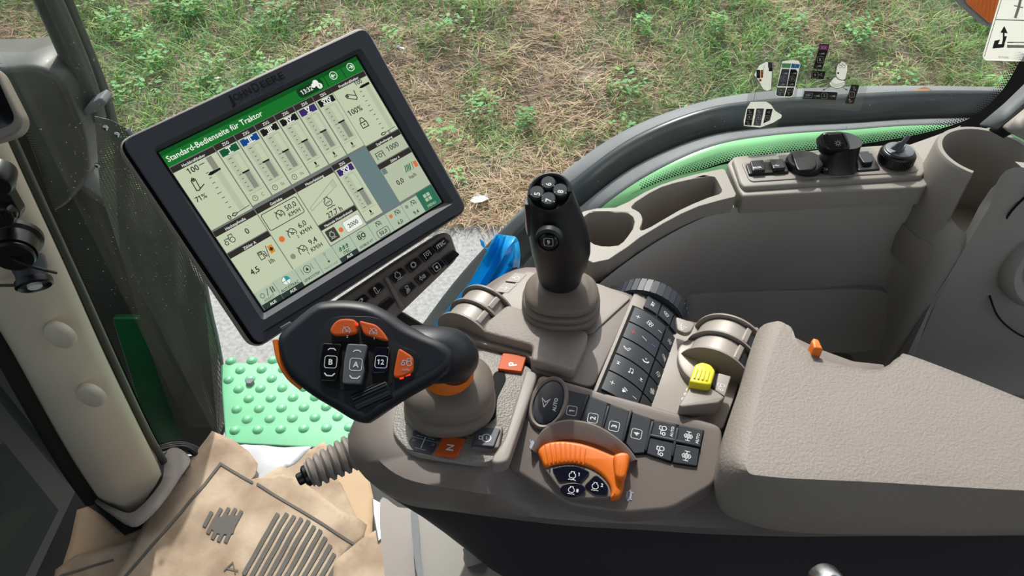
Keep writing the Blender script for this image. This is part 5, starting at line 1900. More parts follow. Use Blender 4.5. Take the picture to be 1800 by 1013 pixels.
d.icon('dasharrow', 5, 5.4, 3, 'print_pale', .35); d.icon('dasharrow', -5, 5.4, 3, 'print_pale', .35, rot=math.pi)
g.build('lever_pattern_plate', lever_o, smooth=0, label='dark plate printed with the lever movement pattern')

# ---- sloping key panel --------------------------------------------------------------
KP = plane3((945, 657, ZT + .004), (1270, 750, ZT + .004), (900, 815, ZT - .020))
KN = KP[1]
g = G()
kb = pj([(947, 657), (1268, 748), (1270, 775), (1258, 850), (1180, 895), (1100, 902), (1000, 888), (890, 818)], KP)
g.pad(rnd(kb, .008, 4), KN, .0, .003, 'console_brown', -.034)
# rounded collar round the throttle
arc_o = [(938, 790), (951, 765), (975, 748), (1005, 743), (1045, 751), (1080, 771), (1105, 793), (1118, 812), (1106, 814), (1090, 797), (1062, 783), (1030, 776), (990, 774), (962, 780), (950, 800)]
_ao = cat(pj([(934, 796), (951, 765), (975, 748), (1005, 743), (1045, 751), (1080, 771), (1105, 793), (1120, 814)], KP), 4, False)
_ai = cat(pj([(946, 802), (960, 784), (982, 776), (1010, 774), (1040, 780), (1066, 790), (1086, 801), (1102, 818)], KP), 4, False)
g.loft([[o_ + KN * -.003 for o_ in _ao], [o_ + KN * .007 for o_ in _ao], [o_.lerp(i_, .15) + KN * .0095 for o_, i_ in zip(_ao, _ai)], [o_.lerp(i_, .4) + KN * .0085 for o_, i_ in zip(_ao, _ai)], [i_ + KN * .003 for i_ in _ai], [i_ + KN * -.003 for i_ in _ai]], 'console_brown', closed=False)
keyp_o = g.build('key_panel', con, smooth=50)
K2 = lambda x, y: (880 + x / 3.895, 640 + y / 3.895)
g = G()
bk = [K2(*p) for p in [(430, 175), (600, 215), (750, 275), (900, 330), (1040, 380), (1210, 415), (1395, 455), (1345, 710), (1170, 685), (1000, 625), (910, 625), (850, 550), (700, 455), (540, 400), (375, 400)]]
g.pad(rnd(pj(bk, KP), .001, 2), KN, .0006, .0002, 'gap_black')
for a, b in (((600, 218), (535, 402)), ((738, 300), (695, 452)), ((893, 325), (835, 540)), ((1040, 405), (990, 600)), ((1210, 448), (1172, 640)), ((1020, 497), (1365, 572))):
    A, B = pj(K2(*a), KP), pj(K2(*b), KP)
    w = (B - A).cross(KN).normalized() * .0011
    g.pad([A - w, B - w, B + w, A + w], KN, .0042, .0006, 'key_slate')
g.build('key_divider', keyp_o)
KSZ = off(KP, .0004)
kd = (9, -20)
for nm, q, c, it in (
        ('numbered_key', [(438, 180), (592, 216), (528, 398), (382, 396)], (487, 320), [('f', 0, 0, 4.4), ('t', '1', 0, 0, 6.5)]),
        ('numbered_key', [(610, 226), (732, 276), (688, 450), (545, 400)], (631, 371), [('f', 0, 0, 4.4), ('t', '2', 0, 0, 6.5)]),
        ('numbered_key', [(752, 284), (882, 330), (828, 538), (705, 455)], (777, 427), [('f', 0, 0, 4.4), ('t', '3', 0, 0, 6.5)]),
        ('numbered_key', [(905, 338), (1030, 385), (985, 612), (914, 618), (860, 550)], (930, 479), [('f', 0, 0, 4.4), ('t', '4', 0, 0, 6.5)]),
        ('four_wheel_key', [(1050, 390), (1202, 420), (1188, 535), (1028, 492)], (1133, 462), [('i', 'tractor', 0, 2, 4.6), ('t', 'AUTO', 1, -5, 3.4)]),
        ('differential_key', [(1222, 425), (1388, 460), (1364, 566), (1196, 540)], (1305, 500), [('i', 'diff', 0, 2.5, 4.2), ('t', 'AUTO', 0, -5.5, 3.4)]),
        ('four_wheel_key', [(1022, 508), (1182, 550), (1165, 672), (1000, 620)], (1100, 598), [('i', 'tractor', 0, 0, 4.6)]),
        ('differential_key', [(1196, 556), (1358, 584), (1342, 704), (1178, 680)], (1272, 630), [('i', 'diff', 0, 0, 4.4)])):
    key([K2(*p) for p in q], KSZ, .0024, 'key_slate', nm, keyp_o, .0012, .0005, -.001, draw=symdraw(K2(*c), (4, -20), it))
# oval AUTO key in its ring
oc = pj(K2(328, 272), KP)
ox = (pj(K2(380, 130), KP) - oc)
oxn = ox.normalized()
oyn = KN.cross(oxn)
ra, rb = .0262, .0172
g = G()
n_ = 40
ell = lambda a, b, h: [oc + oxn * a * math.cos(t) + oyn * b * math.sin(t) + KN * h for t in [k * 2 * math.pi / n_ for k in range(n_)]]
g.loft([ell(ra, rb, -.002), ell(ra, rb, .003), ell(ra - .0015, rb - .0015, .0045), ell(ra - .0035, rb - .0035, .004), ell(ra - .0045, rb - .0045, .001)], 'console_brown', cap0=False)
g.build('key_ring', keyp_o)
g = G()
g.loft([ell(ra - .0048, rb - .0048, .0), ell(ra - .0048, rb - .0048, .003), ell(ra - .0062, rb - .0062, .0036)], 'key_slate')
symdraw(K2(328, 272), (4, -20), [('i', 'arrowtri', .5, 3, 5, ), ('t', 'AUTO', 0, -6, 4.6)])(g, off(KP, .0040))
g.build('guidance_key', keyp_o)

# throttle ----------------------------------------------------------------------------
g = G()
T2 = K2
thp = [(258, 612), (275, 575), (330, 545), (420, 535), (520, 545), (600, 565), (680, 595), (735, 618), (775, 632), (800, 625), (835, 616), (868, 628), (884, 655), (872, 720), (850, 790), (842, 850), (820, 905), (795, 920), (752, 922),
       (758, 880), (742, 830), (700, 775), (640, 730), (570, 700), (500, 688), (430, 690), (360, 698), (305, 712), (278, 660)]
g.pad(cat(pj([T2(*p) for p in thp], off(KP, .006)), 3), KN, .004, .003, 'orange_plastic', -.008)
# ribs
for k in range(9):
    t = k / 8
    top = (305 + 275 * t, 562 - 30 * math.sin(math.pi * min(1, t * .9 + .1)) + 20 * t)
    bot = (335 + 230 * t, 700 - 25 * math.sin(math.pi * t * .9) )
    A, B = pj(T2(*top), off(KP, .010)), pj(T2(*bot), off(KP, .010))
    w = (B - A).cross(KN).normalized() * .0007
    g.pad([A - w, B - w, B + w, A + w], KN, .0010, .0006, 'orange_plastic', -.001)
# thumb tab
g.pad(rnd(pj([T2(*p) for p in [(765, 640), (835, 618), (882, 636), (872, 715), (850, 806), (785, 800), (775, 720)]], off(KP, .009)), .004, 4), KN, .008, .0028, 'orange_plastic', -.002)
g.build('throttle_dial', keyp_o, smooth=45, label='orange ribbed hand throttle')
g = G()
g.pad(cat(pj([T2(*p) for p in [(300, 715), (360, 700), (430, 692), (500, 692), (570, 704), (640, 735), (700, 780), (740, 832), (755, 880), (748, 918), (640, 925), (500, 918), (440, 890), (390, 840), (345, 780)]], off(KP, .004)), 3), KN, .003, .001, 'console_brown', -.006)
g.build('engine_key_panel', keyp_o)
EK = off(KP, .007)
for q, c, it in (([(350, 720), (430, 700), (520, 700), (615, 745), (545, 820), (455, 800), (400, 812)], (492, 762), [('i', 'engine', 0, 0, 3.6), ('t', '1', 5.5, 1.5, 4)]),
                 ([(650, 760), (700, 800), (738, 850), (730, 905), (640, 895), (570, 842)], (648, 836), [('i', 'engine', 0, 0, 3.4), ('t', '2', 5.5, 1.5, 4)])):
    key([T2(*p) for p in q], EK, .0018, 'key_navy', 'engine_speed_key', keyp_o, .0025, .0006, -.001, draw=symdraw(T2(*c), (20, 3), it))
q = [(495 + 88 * math.cos(t), 866 + 48 * math.sin(t)) for t in [k * 2 * math.pi / 16 for k in range(16)]]
key([T2(*p) for p in q], EK, .0030, 'key_navy', 'engine_mode_key', keyp_o, .003, .0008, -.001, draw=symdraw(T2(485, 862), (20, 3), [('i', 'engine', 0, 0, 3.2), ('t', '8', 5, 0, 4)]))
g = G()
d = Draw(g, frame(off(KP, .0006), K2(878, 900), K2(895, 820)))
d.icon('slow', 0, 0, 5.5, 'print_pale'); d.icon('slow', .5, 0, 3, 'print_pale')
d.line([(-3, -3.4), (-2, 2.5)], .9, 'print_pale'); d.line([(3, -3.2), (2.4, 2.5)], .9, 'print_pale')
g.build('slow_mark', keyp_o, smooth=0, label='pale tortoise mark at the slow end of the throttle')
g = G()
d = Draw(g, frame(off(KP, .0006), K2(215, 560), K2(235, 490)))
d.poly([(-4, -1), (-2, 2), (1, 1.6), (3, 2.4), (5, .6), (4, -.8), (1, -1.8), (-2, -2.2)], 'print_pale'); d.line([(2, 1.5), (5, 3.4)], .7, 'print_pale'); d.line([(-2, -1), (-5, -3)], .8, 'print_pale')
g.build('fast_mark', keyp_o, smooth=0, label='pale hare mark at the fast end of the throttle')

# ---- curved side keypad ------------------------------------------------------------
w_ax = (Z(1052, 690, ZT) - Z(1112, 545, ZT))
LEN = w_ax.length
w_ax.normalize()
u_ax = w_ax.cross(UP)
if u_ax.x < 0:
    u_ax = -u_ax
RD = .062
A0 = Z(1112, 541, ZT + .004)
PH0 = math.radians(2)
PH1 = math.radians(52)


def drum(s, t, h=0.0):
    """s 0..1 round the drum (left to right), t 0..1 along it"""
    ph = PH0 + (PH1 - PH0) * s
    base = A0 - UP * RD
    nrm = u_ax * math.sin(ph) + UP * math.cos(ph)
    skew = u_ax * 0.0 + w_ax * (.006 * s)
    return base + w_ax * (LEN * .985 * t) + skew + nrm * (RD + h)


def patch(g_, s0, s1, t0, t1, h, m, base=-.002, ns=7, nt=4, rim=.0):
    vs, fs = [], []
    for j in range(nt + 1):
        for i in range(ns + 1):
            vs.append(drum(s0 + (s1 - s0) * i / ns, t0 + (t1 - t0) * j / nt, h))
    W = ns + 1
    for j in range(nt):
        for i in range(ns):
            fs.append([j * W + i, j * W + i + 1, (j + 1) * W + i + 1, (j + 1) * W + i])
    border = [i for i in range(W)] + [j * W + ns for j in range(1, nt + 1)] + [nt * W + i for i in range(ns - 1, -1, -1)] + [j * W for j in range(nt - 1, 0, -1)]
    k = len(vs)
    for b in border:
        j, i = divmod(b, W)
        vs.append(drum(s0 + (s1 - s0) * i / ns, t0 + (t1 - t0) * j / nt, base))
    for a in range(len(border)):
        b = (a + 1) % len(border)
        fs.append([border[a], k + a, k + b, border[b]])
    g_.add(vs, fs, m)


g = G()
patch(g, -.12, 1.10, -.26, 1.04, -.0012, 'beige_plastic', -.04, 12, 4)
side_o = g.build('side_key_housing', con, smooth=50)
g = G()
patch(g, -.06, 1.02, -.03, 1.03, -.0002, 'gap_black', -.003, 8, 4)
g.build('side_key_bed', side_o, smooth=50)


def dfn(s, t):
    """drawing frame in mm at drum position: x along +s, y against t, turned so marks read as in the photo"""
    arc = (PH1 - PH0) * RD * 1000
    L = LEN * 1.02 * 1000
    return lambda x, y, h=0.0: drum(s + x / arc, t - y / L, .0022 + h)


def dkey(name, s0, s1, t0, t1, items, lab=None):
    g_ = G()
    patch(g_, s0, s1, t0, t1, .0018, 'key_slate', -.001)
    for it in items:
        s, t = it[1], it[2]
        D_ = Draw(g_, dfn(s, t))
        if it[0] == 'i': D_.icon(it[3], 0, 0, it[4] * 1.25, it[5] if len(it) > 5 else 'print_white', .5, rot=math.radians(it[6]) if len(it) > 6 else 1.2)
        else: D_.text(it[3], 0, 0, it[4], it[5] if len(it) > 5 else 'print_white', rot=1.45, bold=.03)
    return g_.build(name, side_o, smooth=50)


dkey('fan_key', 0, .66, .0, .185, [('i', .12, .10, 'plus', 2.2, 'print_white', 0), ('i', .36, .1, 'fan', 3.0), ('i', .58, .1, 'minus', 2.2, 'print_white', 0)])
dkey('temperature_key', 0, .66, .20, .385, [('i', .14, .29, 'plus', 2.4, 'print_red', 0), ('i', .36, .29, 'minus', 3, 'print_white', -20), ('i', .56, .29, 'minus', 2.2, 'print_blue', 10)])
dkey('phone_key', 0, .66, .40, .585, [('i', .15, .49, 'seat', 2.8), ('i', .52, .49, 'phone', 3)])
dkey('music_key', 0, .66, .60, .785, [('i', .10, .68, 'next', 2, 'print_white', 90), ('i', .34, .69, 'music', 3, 'print_white', 10), ('i', .56, .70, 'next', 2, 'print_white', -90)])
dkey('volume_key', 0, .66, .80, 1.0, [('i', .13, .9, 'plus', 2.3, 'print_white', 0), ('i', .36, .9, 'speaker', 3), ('i', .56, .9, 'minus', 2.2, 'print_white', 0)])
for k, ic in enumerate(('beacon', 'worklamp', 'lamp', 'diff', 'next')):
    dkey('light_key', .70, 1.0, k * .2, k * .2 + .185, [('i', .84, k * .2 + .10, ic, 2.7)])
# three keys at the head of the drum
dkey('set_key', .14, .42, -.21, -.055, [('t', .28, -.13, 'SET', 4.2)])
dkey('lock_speed_key', .45, .72, -.21, -.055, [('i', .58, -.13, 'padlock', 2.6)])
dkey('row_key', .75, 1.02, -.21, -.055, [('i', .88, -.13, 'squiggle', 2.6)])
# ridged scroll wheel behind the drum
g = G()
wo = Z(1138, 530, ZT) - UP * .033 - w_ax * .014
prof = [(.030, -.001), (.040, 0), (.0415, .002), (.0415, .017), (.040, .019), (.030, .020)]
g.lathe(wo - w_ax * .010, w_ax, prof, 'key_slate', 48)
for k in range(38):
    t = k * 2 * math.pi / 38
    rdv = u_ax * math.cos(t) + UP * math.sin(t)
    tn = -u_ax * math.sin(t) + UP * math.cos(t)
    g.box(wo - w_ax * .0005 + rdv * .0414, tn * .0029, w_ax * .0092, rdv * .0007, 'key_slate')
g.build('scroll_wheel', side_o, smooth=30, label='ridged dark scroll wheel')

# ---- tray right of the drum ----------------------------------------------------------
TR = plane_z(ZT - .016)
g = G()
g.pad(rnd(pj([(1175, 572), (1335, 575), (1270, 756), (1110, 712), (1150, 640)], TR), .004, 3), UP, .0, .001, 'beige_plastic', -.045)
roll_o = g.build('roller_deck', con)
g = G()
cc = Z(1224, 638, ZT - .012)
g.lathe(cc, UP, [(.018, -.004), (.018, .004), (.0165, .005)], 'silver_paint', 40, sx=1.0, sy=1.5)
g.build('position_dial', roll_o)
g = G()

g.pad(rnd(pj([(1187, 560), (1221, 572), (1214, 586), (1205, 590), (1190, 584)], TOP), .003, 3), UP, .003, .001, 'beige_plastic', -.002)
d = Draw(g, frame(off(TOP, .0032), (1200, 575), (1210, 570)))
d.line([(-3.5, -2.5), (0, 3), (3.5, -2.5), (-3.5, -2.5)], .4, 'print_white'); d.line([(-2, -.5), (2, -1)], .4, 'print_white'); d.line([(0, 3), (3, 4)], .4, 'print_white')
g.build('hazard_key', roll_o)
# yellow latch in its bracket
YP = off(TOP, .004)
g = G()
X4 = lambda x, y: (1000 + x / 4.053, 490 + y / 4.053)
br = [X4(*p) for p in [(780, 920), (868, 775), (905, 748), (960, 770), (1060, 830), (1105, 865), (1060, 905), (800, 935)]]
g.pad(rnd(pj(br, off(TOP, .010)), .0015, 3), UP, .004, .0015, 'beige_plastic', -.014)
br2 = [X4(*p) for p in [(1060, 690), (1150, 715), (1105, 860), (1035, 815)]]
g.pad(rnd(pj(br2, off(TOP, .008)), .001, 3), UP, .004, .001, 'beige_plastic', -.012)
D_ = Draw(g, frame(off(TOP, .0122), X4(1090, 775), X4(1115, 700)))
D_.icon('tractor', 0, 0, 4.6, 'print_white', .45)
g.pad(rnd(pj([X4(*p) for p in [(1010, 680), (1070, 690), (1035, 815), (960, 790)]], off(TOP, .004)), .001, 2), UP, .002, .0005, 'gap_black', -.006)
g.build('latch_bracket', roll_o)
g = G()
yq = [X4(*p) for p in [(895, 620), (950, 600), (1010, 620), (1042, 665), (1010, 770), (930, 760), (855, 745), (870, 700)]]
yb = rnd(pj(yq, off(TOP, .020)), .003, 4)
g.pad(yb, UP, .002, .002, 'yellow_plastic', -.022)
for k in range(4):
    A, B = pj(X4(915 + k * 28, 645 + k * 4), off(TOP, .022)), pj(X4(893 + k * 29, 715 + k * 5), off(TOP, .022))
    w = (B - A).cross(UP).normalized() * .0009
    g.pad([A - w, B - w, B + w, A + w], UP, .0012, .0006, 'yellow_plastic', -.001)
g.build('yellow_latch', roll_o, label='yellow ribbed latch')
g = G()
d = Draw(g, frame(off(TOP, .0012), X4(830, 830), X4(860, 770)))
for k in range(3):
    d.icon('clock', -5 + k * 6, 0, 2.0, 'print_white', .45)
g.build('position_marks', roll_o, smooth=0)

# ================================================================== armrest
arm = None
top_a = [(1374, 573), (1345, 655), (1316, 775), (1312, 825), (1350, 838), (1500, 846), (1960, 862), (1960, 782), (1780, 703), (1604, 634), (1580, 634), (1557, 650), (1528, 656), (1450, 641), (1402, 612), (1389, 588)]
out_a = [(1336, 576), (1306, 665), (1273, 765), (1270, 830), (1312, 893), (1480, 916), (1960, 905), (1970, 780), (1784, 700), (1606, 630), (1579, 629), (1556, 646), (1528, 652), (1452, 637), (1404, 606), (1386, 572)]
ZA = .790
za_t = [ZA] * 16
za_o = [.778, .776, .772, .768, .750, .750, .750] + [.784] * 9
g = G()
A_top = cat([Z(a[0], a[1], z) for a, z in zip(top_a, za_t)], 6)
A_out = cat([Z(a[0], a[1], z) for a, z in zip(out_a, za_o)], 6)
ctrA = sum(A_top, Vector()) / len(A_top)
A_mid = [a.lerp(b, .5) + UP * .0035 for a, b in zip(A_top, A_out)]
A_low = [Vector((p.x, p.y, min(p.z - .02, .742))) for p in A_out]
A_in = [a + UP * .0001 for a in inset(A_top, .0012, UP)]
g.loft([[Vector((p.x, p.y, .725)).lerp(Vector((ctrA.x, ctrA.y, .725)), .02) for p in A_low], A_low, [p - UP * .004 for p in A_out], A_out, A_mid, A_top, A_in], 'beige_soft', cap1=False)
_k = len(g.V) - len(A_in)
for _t in tessellate_polygon([[Vector((p.x, p.y, 0)) for p in A_in]]):
    g.F.append([_k + j for j in _t]); g.I.append(g.mi('beige_soft'))
g.build('armrest', smooth=55, label='grained beige padded armrest at the rear of the console', cat='armrest')
g = G()
slot = [(1392, 596), (1440, 628), (1530, 652), (1548, 648), (1500, 636), (1440, 610), (1400, 590)]
g.pad(rnd(pj([(1384, 572), (1394, 590), (1440, 612), (1500, 634), (1556, 640), (1556, 652), (1500, 660), (1440, 650), (1390, 615)], plane_z(.770)), .003, 3), UP, .0, .002, 'console_brown', -.06)
g.build('armrest_well', label='brown lip of the storage well along the armrest notch', cat='console trim')
g = G()
g.pad(rnd([Z(*p) for p in [(1420, 614, .788), (1424, 609, .788), (1433, 612, .788), (1441, 630, .788), (1424, 628, .788)]], .001, 2), UP, .012, .002, 'orange_plastic', -.02)
g.build('orange_tab', label='small orange tab sticking up behind the armrest', cat='tab')

# ================================================================== joystick
jb = Z(985, 548, ZT + .002)
joy = thing('joystick', jb, 'black upright joystick with numbered keys 5 to 9 on its grip', 'joystick')
g = G()
pf = [(.041, -.002), (.043, .002), (.0455, .007), (.0455, .0105), (.044, .0125), (.0385, .0135), (.0385, .0145), (.0440, .0155), (.0450, .0185), (.0435, .0212), (.0375, .0220), (.0375, .0232), (.0420, .0242), (.0425, .0275), (.0410, .0305), (.037, .0335), (.031, .0375), (.027, .041)]
g.lathe(jb, UP, pf, 'boot_rubber', 48, sx=.86, sy=.74, sq=.82, xdir=Vector((1, -.05, 0)))
g.build('boot', joy, smooth=60, label='beige ribbed rubber boot')
yb_ = jb.y + .002
ringdef = [(984, 497, 33), (984, 488, 38), (984, 478, 40), (986, 462, 46), (986, 440, 52), (984, 418, 54), (980, 396, 52), (974, 374, 47), (970, 356, 43), (967, 343, 40)]
rings = []
for u, v, hw in ringdef:
    c = Y(u, v, yb_)
    dep = (c - CAM).dot(Vector((0, CP, -SP)))
    r = hw * dep / FPX
    rings.append([c + Vector((math.cos(t) * r, math.sin(t) * r * .92, 0)) for t in [k * 2 * math.pi / 40 for k in range(40)]])
topc = sum(rings[-1], Vector()) / 40
nt_ = Vector((-.10, -.42, 1)).normalized()
# tilt the last rings towards the driver
for k in (-3, -2, -1):
    f_ = {-3: .35, -2: .7, -1: 1.0}[k]
    c = sum(rings[k], Vector()) / 40
    rings[k] = [Vector((p.x, p.y, p.z - f_ * ((p - c).dot(Vector((nt_.x, nt_.y, 0))) / nt_.z))) for p in rings[k]]
last = rings[-1]
c = sum(last, Vector()) / 40
rings.append([c + (p - c) * .97 + nt_ * .0025 for p in last])
rings.append([c + (p - c) * .88 + nt_ * .0045 for p in last])
rings.append([c + (p - c) * .80 + nt_ * .0030 for p in last])
g = G()
g.loft(rings, 'joystick_rubber')
g.build('grip', joy, smooth=60)
JT = (c + nt_ * .0032, nt_)
g = G()
# raised hood at the far rim of the cap
hood = []
for k in range(17):
    t = math.radians(-10 + 200 * k / 16)
    hood.append(k)
pts = [c + (last[int((i) % 40)] - c) * .86 + nt_ * .006 for i in range(-1, 22)]
g.tube(pts, .0022, 'joystick_rubber', 8)
g.build('cap_rim', joy)
for (u, v), t in (((944, 341), '5'), ((964, 324), '6'), ((964, 352), '7'), ((985, 337), '8')):
    p0 = pj((u, v), off(JT, .002))
    g = G()
    g.lathe(p0 - nt_ * .003, nt_, [(.0066, 0), (.0066, .0055), (.0058, .0066)], 'key_slate', 24)
    g.lathe(p0 - nt_ * .003, nt_, [(.0072, 0), (.0072, .0035), (.0066, .0035)], 'gap_black', 24)
    D_ = Draw(g, frame(off(JT, .0058), (u, v), (u + 3, v - 20)))
    D_.text(t, 0, 0, 7, 'print_white', bold=.03)
    D_.disc(-1, 5, .4, 'print_white'); D_.disc(-1, -5, .4, 'print_white')
    g.build('numbered_key', joy)
g = G()
pc = Y(964, 426, yb_ - .037)
nn = Vector((-.18, -1, .15)).normalized()
g.lathe(pc - nn * .008, nn, [(.0125, 0), (.0120, .0062), (.0095, .0075), (.0085, .0060)], 'joystick_rubber', 28)
g.lathe(pc - nn * .006, nn, [(.0080, 0), (.0080, .0052), (.0072, .0060)], 'key_black', 28)
pl9 = (pc + nn * .0004, nn)
D_ = Draw(g, frame(off(pl9, .0002), (964, 426), (984, 427)))
D_.text('9', 0, 0, 5.6, 'print_white', bold=.03); D_.framed(0, 0, 3.9, 'print_white', .4)
g.build('numbered_key', joy)
g = G()
a = Y(930, 385, yb_)
g.loft([rnd([a + Vector((dx, dy, dz)) for dx, dy, dz in [(-.004, -.006, .020), (-.0045, .006, .020), (-.003, .006, -.016), (-.001, -.006, -.016)]], .002, 3),
        rnd([a + Vector((dx + .010, dy, dz)) for dx, dy, dz in [(-.004, -.009, .022), (-.0045, .009, .022), (-.003, .009, -.019), (-.001, -.009, -.019)]], .002, 3)], 'black_plastic')
g.build('side_switch', joy)

# ================================================================== drive lever
lb = Z(791, 716, ZT - .004)
lev = thing('drive_lever', lb, 'black drive lever with orange keys in front of the monitor', 'drive lever')
g = G()
pf = [(.041, 0), (.0425, .004), (.041, .010), (.0385, .013), (.0395, .016), (.0415, .021), (.0405, .028), (.036, .035), (.029, .040), (.022, .042)]
g.lathe(lb + Vector((0, .004, 0)), UP, pf, 'boot_rubber', 48, sx=.98, sy=.92, sq=.85)
g.build('boot', lev, smooth=60, label='brown rubber boot with a seam')
DC = .585
gn = Vector((.02, -.55, .83)).normalized()
gp0 = DP(645, 620, DC)
GP = (gp0, gn)
outl = [(484, 598), (492, 580), (520, 555), (550, 532), (572, 526), (610, 525), (650, 531), (685, 548), (712, 567), (745, 583), (778, 597), (796, 618), (792, 645), (765, 668), (726, 690), (690, 712), (655, 736), (640, 743), (618, 738), (585, 718), (545, 694), (508, 664), (494, 640), (488, 618)]
# taper of depth towards the stem
P0 = cat(pj(outl, GP), 3)
Pc = pj((620, 630), GP)
stem_top = pj((800, 640), GP)
g = G()


def ringh(ins, h):
    return [p + gn * h for p in inset(P0, ins, gn)]


g.loft([ringh(.012, -.034), ringh(.004, -.028), ringh(.0, -.018), ringh(.0, -.008), ringh(.0012, -.004), ringh(.0035, -.001), ringh(.0075, .0016), ringh(.009, .0016)], 'navy_rubber')
# stem down to the collar
s0 = pj((722, 622), off(GP, -.024))
s1 = pj((812, 628), off(GP, -.016))
s3 = lb + Vector((0.0, .004, .040))
s2 = s3 + UP * .034 + Vector((.012, 0, 0))
pts = [s0 * (1 - t) ** 3 + s1 * 3 * t * (1 - t) ** 2 + s2 * 3 * t * t * (1 - t) + s3 * t ** 3 for t in [k / 10 for k in range(11)]]
g.tube(pts, [.023, .0235, .0235, .023, .0225, .0215, .0205, .0195, .0185, .018, .0175], 'navy_rubber', 28)
g.build('handle', lev, smooth=60)
g = G()
g.lathe(s3 - UP * .004, UP, [(.0235, 0), (.0235, .004), (.0215, .012), (.019, .017)], 'orange_plastic', 36)
g.build('collar', lev, smooth=60, label='orange collar ring')
# orange edge strip along the far side of the head
g = G()
ed = cat(pj([(484, 598), (488, 620), (495, 642), (509, 664), (530, 682)], off(GP, -.010)), 4, False)
g.tube(ed, .0022, 'orange_plastic', 8)
g.build('edge_strip', lev, label='orange strip along the lower left edge')
g = G()
g.pad(rnd(pj([(493, 577), (512, 566), (514, 572), (500, 584)], off(GP, -.008)), .001, 2), gn, .004, .001, 'grey_rocker', -.006)
g.build('side_button', lev)
H2 = lambda x, y: (460 + x / 3.166, 500 + y / 3.166)
GF = off(GP, .0016)
g = G()
fp = [H2(*p) for p in [(345, 240), (400, 185), (520, 178), (650, 190), (715, 255), (760, 335), (868, 385), (865, 470), (800, 550), (700, 625), (590, 720), (540, 695), (440, 650), (350, 610), (312, 560), (295, 450), (302, 330)]]
g.pad(cat(pj(fp, GF), 3), gn, .0005, .0002, 'joystick_rubber')
fp2 = [H2(*p) for p in [(325, 330), (400, 318), (560, 325), (710, 345), (745, 352), (728, 560), (610, 600), (430, 590), (330, 560), (312, 450)]]
g.pad(rnd(pj(fp2, off(GF, .0004)), .004, 3), gn, .0005, .0002, 'gap_black')
g.build('face_plate', lev)


def lkey(name, pts, mt, h, c=None, items=None, r=.002, e=.001, dd=(20, 1), label=None):
    dr = None
    if items:
        dr = symdraw(H2(*c), dd, items)
    key([H2(*p) for p in pts], off(GF, .0008), h, mt, name, lev, r, e, -.002, draw=dr, label=label)


lkey('cruise_key', [(382, 262), (402, 225), (430, 200), (480, 194), (532, 204), (540, 275), (475, 288), (402, 290)], 'orange_key', .004, (472, 258), [('i', 'gauge', 0, 0, 3.6, 'print_pale'), ('t', '2', 1, -4.5, 2.6, 'print_pale')], .003, .0014)
lkey('cruise_key', [(545, 204), (580, 214), (640, 228), (680, 268), (710, 316), (688, 318), (630, 300), (570, 282)], 'orange_key', .004, (622, 268), [('i', 'gauge', 0, 0, 3.6, 'print_pale'), ('t', '1', 1, -4.5, 2.6, 'print_pale')], .003, .0014)
lkey('reverser_key', [(765, 356), (846, 408), (848, 488), (785, 520), (736, 524), (740, 480)], 'orange_key', .004, (805, 440), [('i', 'tractor', 0, 0, 4.2, 'print_pale'), ('t', 'AUTO', 0, -5, 2.0, 'print_pale')], .003, .0014)
lkey('rocker_switch', [(345, 332), (450, 336), (430, 400), (436, 470), (420, 545), (330, 540), (322, 450)], 'key_black', .0045, (384, 432), [('t', 'B', 0, 0, 6), ('f', 0, 0, 4.6), ('l', [(-3, 9), (-1.5, 10.3), (1.5, 10.3), (3, 9)], .7), ('l', [(-4, -8.5), (-2, -10.5), (2, -10.5), (4, -8.5)], .9)])
lkey('rocker_switch', [(484, 336), (596, 342), (572, 440), (578, 480), (560, 560), (456, 556), (466, 430)], 'grey_rocker', .006, (524, 446), [('t', 'A', 0, 0, 6), ('f', 0, 0, 4.6), ('l', [(-3, 9.5), (-1.5, 10.8), (1.5, 10.8), (3, 9.5)], .7), ('l', [(-4, -8.5), (-2, -10.5), (2, -10.5), (4, -8.5)], .9)], label='grey rocker marked A')
lkey('numbered_key', [(630, 350), (716, 352), (700, 495), (612, 500)], 'key_navy', .003, (665, 432), [('t', '12', 0, 0, 5.4), ('f', 0, 0, 4.6)])
g = G()
for q in ([(766, 518), (792, 512), (790, 524), (770, 530)], [(802, 502), (828, 494), (828, 506), (802, 514)]):
    g = G()
    g.pad(pj([H2(*p) for p in q], off(GF, .0008)), gn, .001, .0002, 'led_red')
    g.build('indicator_light', lev, label='glowing red light')
g = G()
p_ = [H2(528 + 8 * math.cos(t), 221 + 8 * math.sin(t)) for t in [k * math.pi / 5 for k in range(10)]]
g.pad(pj(p_, off(GF, .005)), gn, .0006, .0002, 'led_red', -.002)
g.build('indicator_light', lev, label='small glowing red light between the cruise keys')
g = G()
wc = pj(H2(618, 622), off(GP, -.004))
wx = (pj(H2(690, 590), off(GP, -.004)) - wc).normalized()
g.lathe(wc - wx * .015, wx, [(.007, 0), (.0088, .001), (.0088, .029), (.007, .030)], 'joystick_rubber', 40)
for k in range(24):
    t = k * 2 * math.pi / 24
    y_ = gn.cross(wx)
    rv = gn * math.cos(t) + y_ * math.sin(t)
    tv = -gn * math.sin(t) + y_ * math.cos(t)
    g.box(wc + rv * .0090, tv * .0005, wx * .0135, rv * .0005, 'joystick_rubber')
g.build('scroll_wheel', lev)

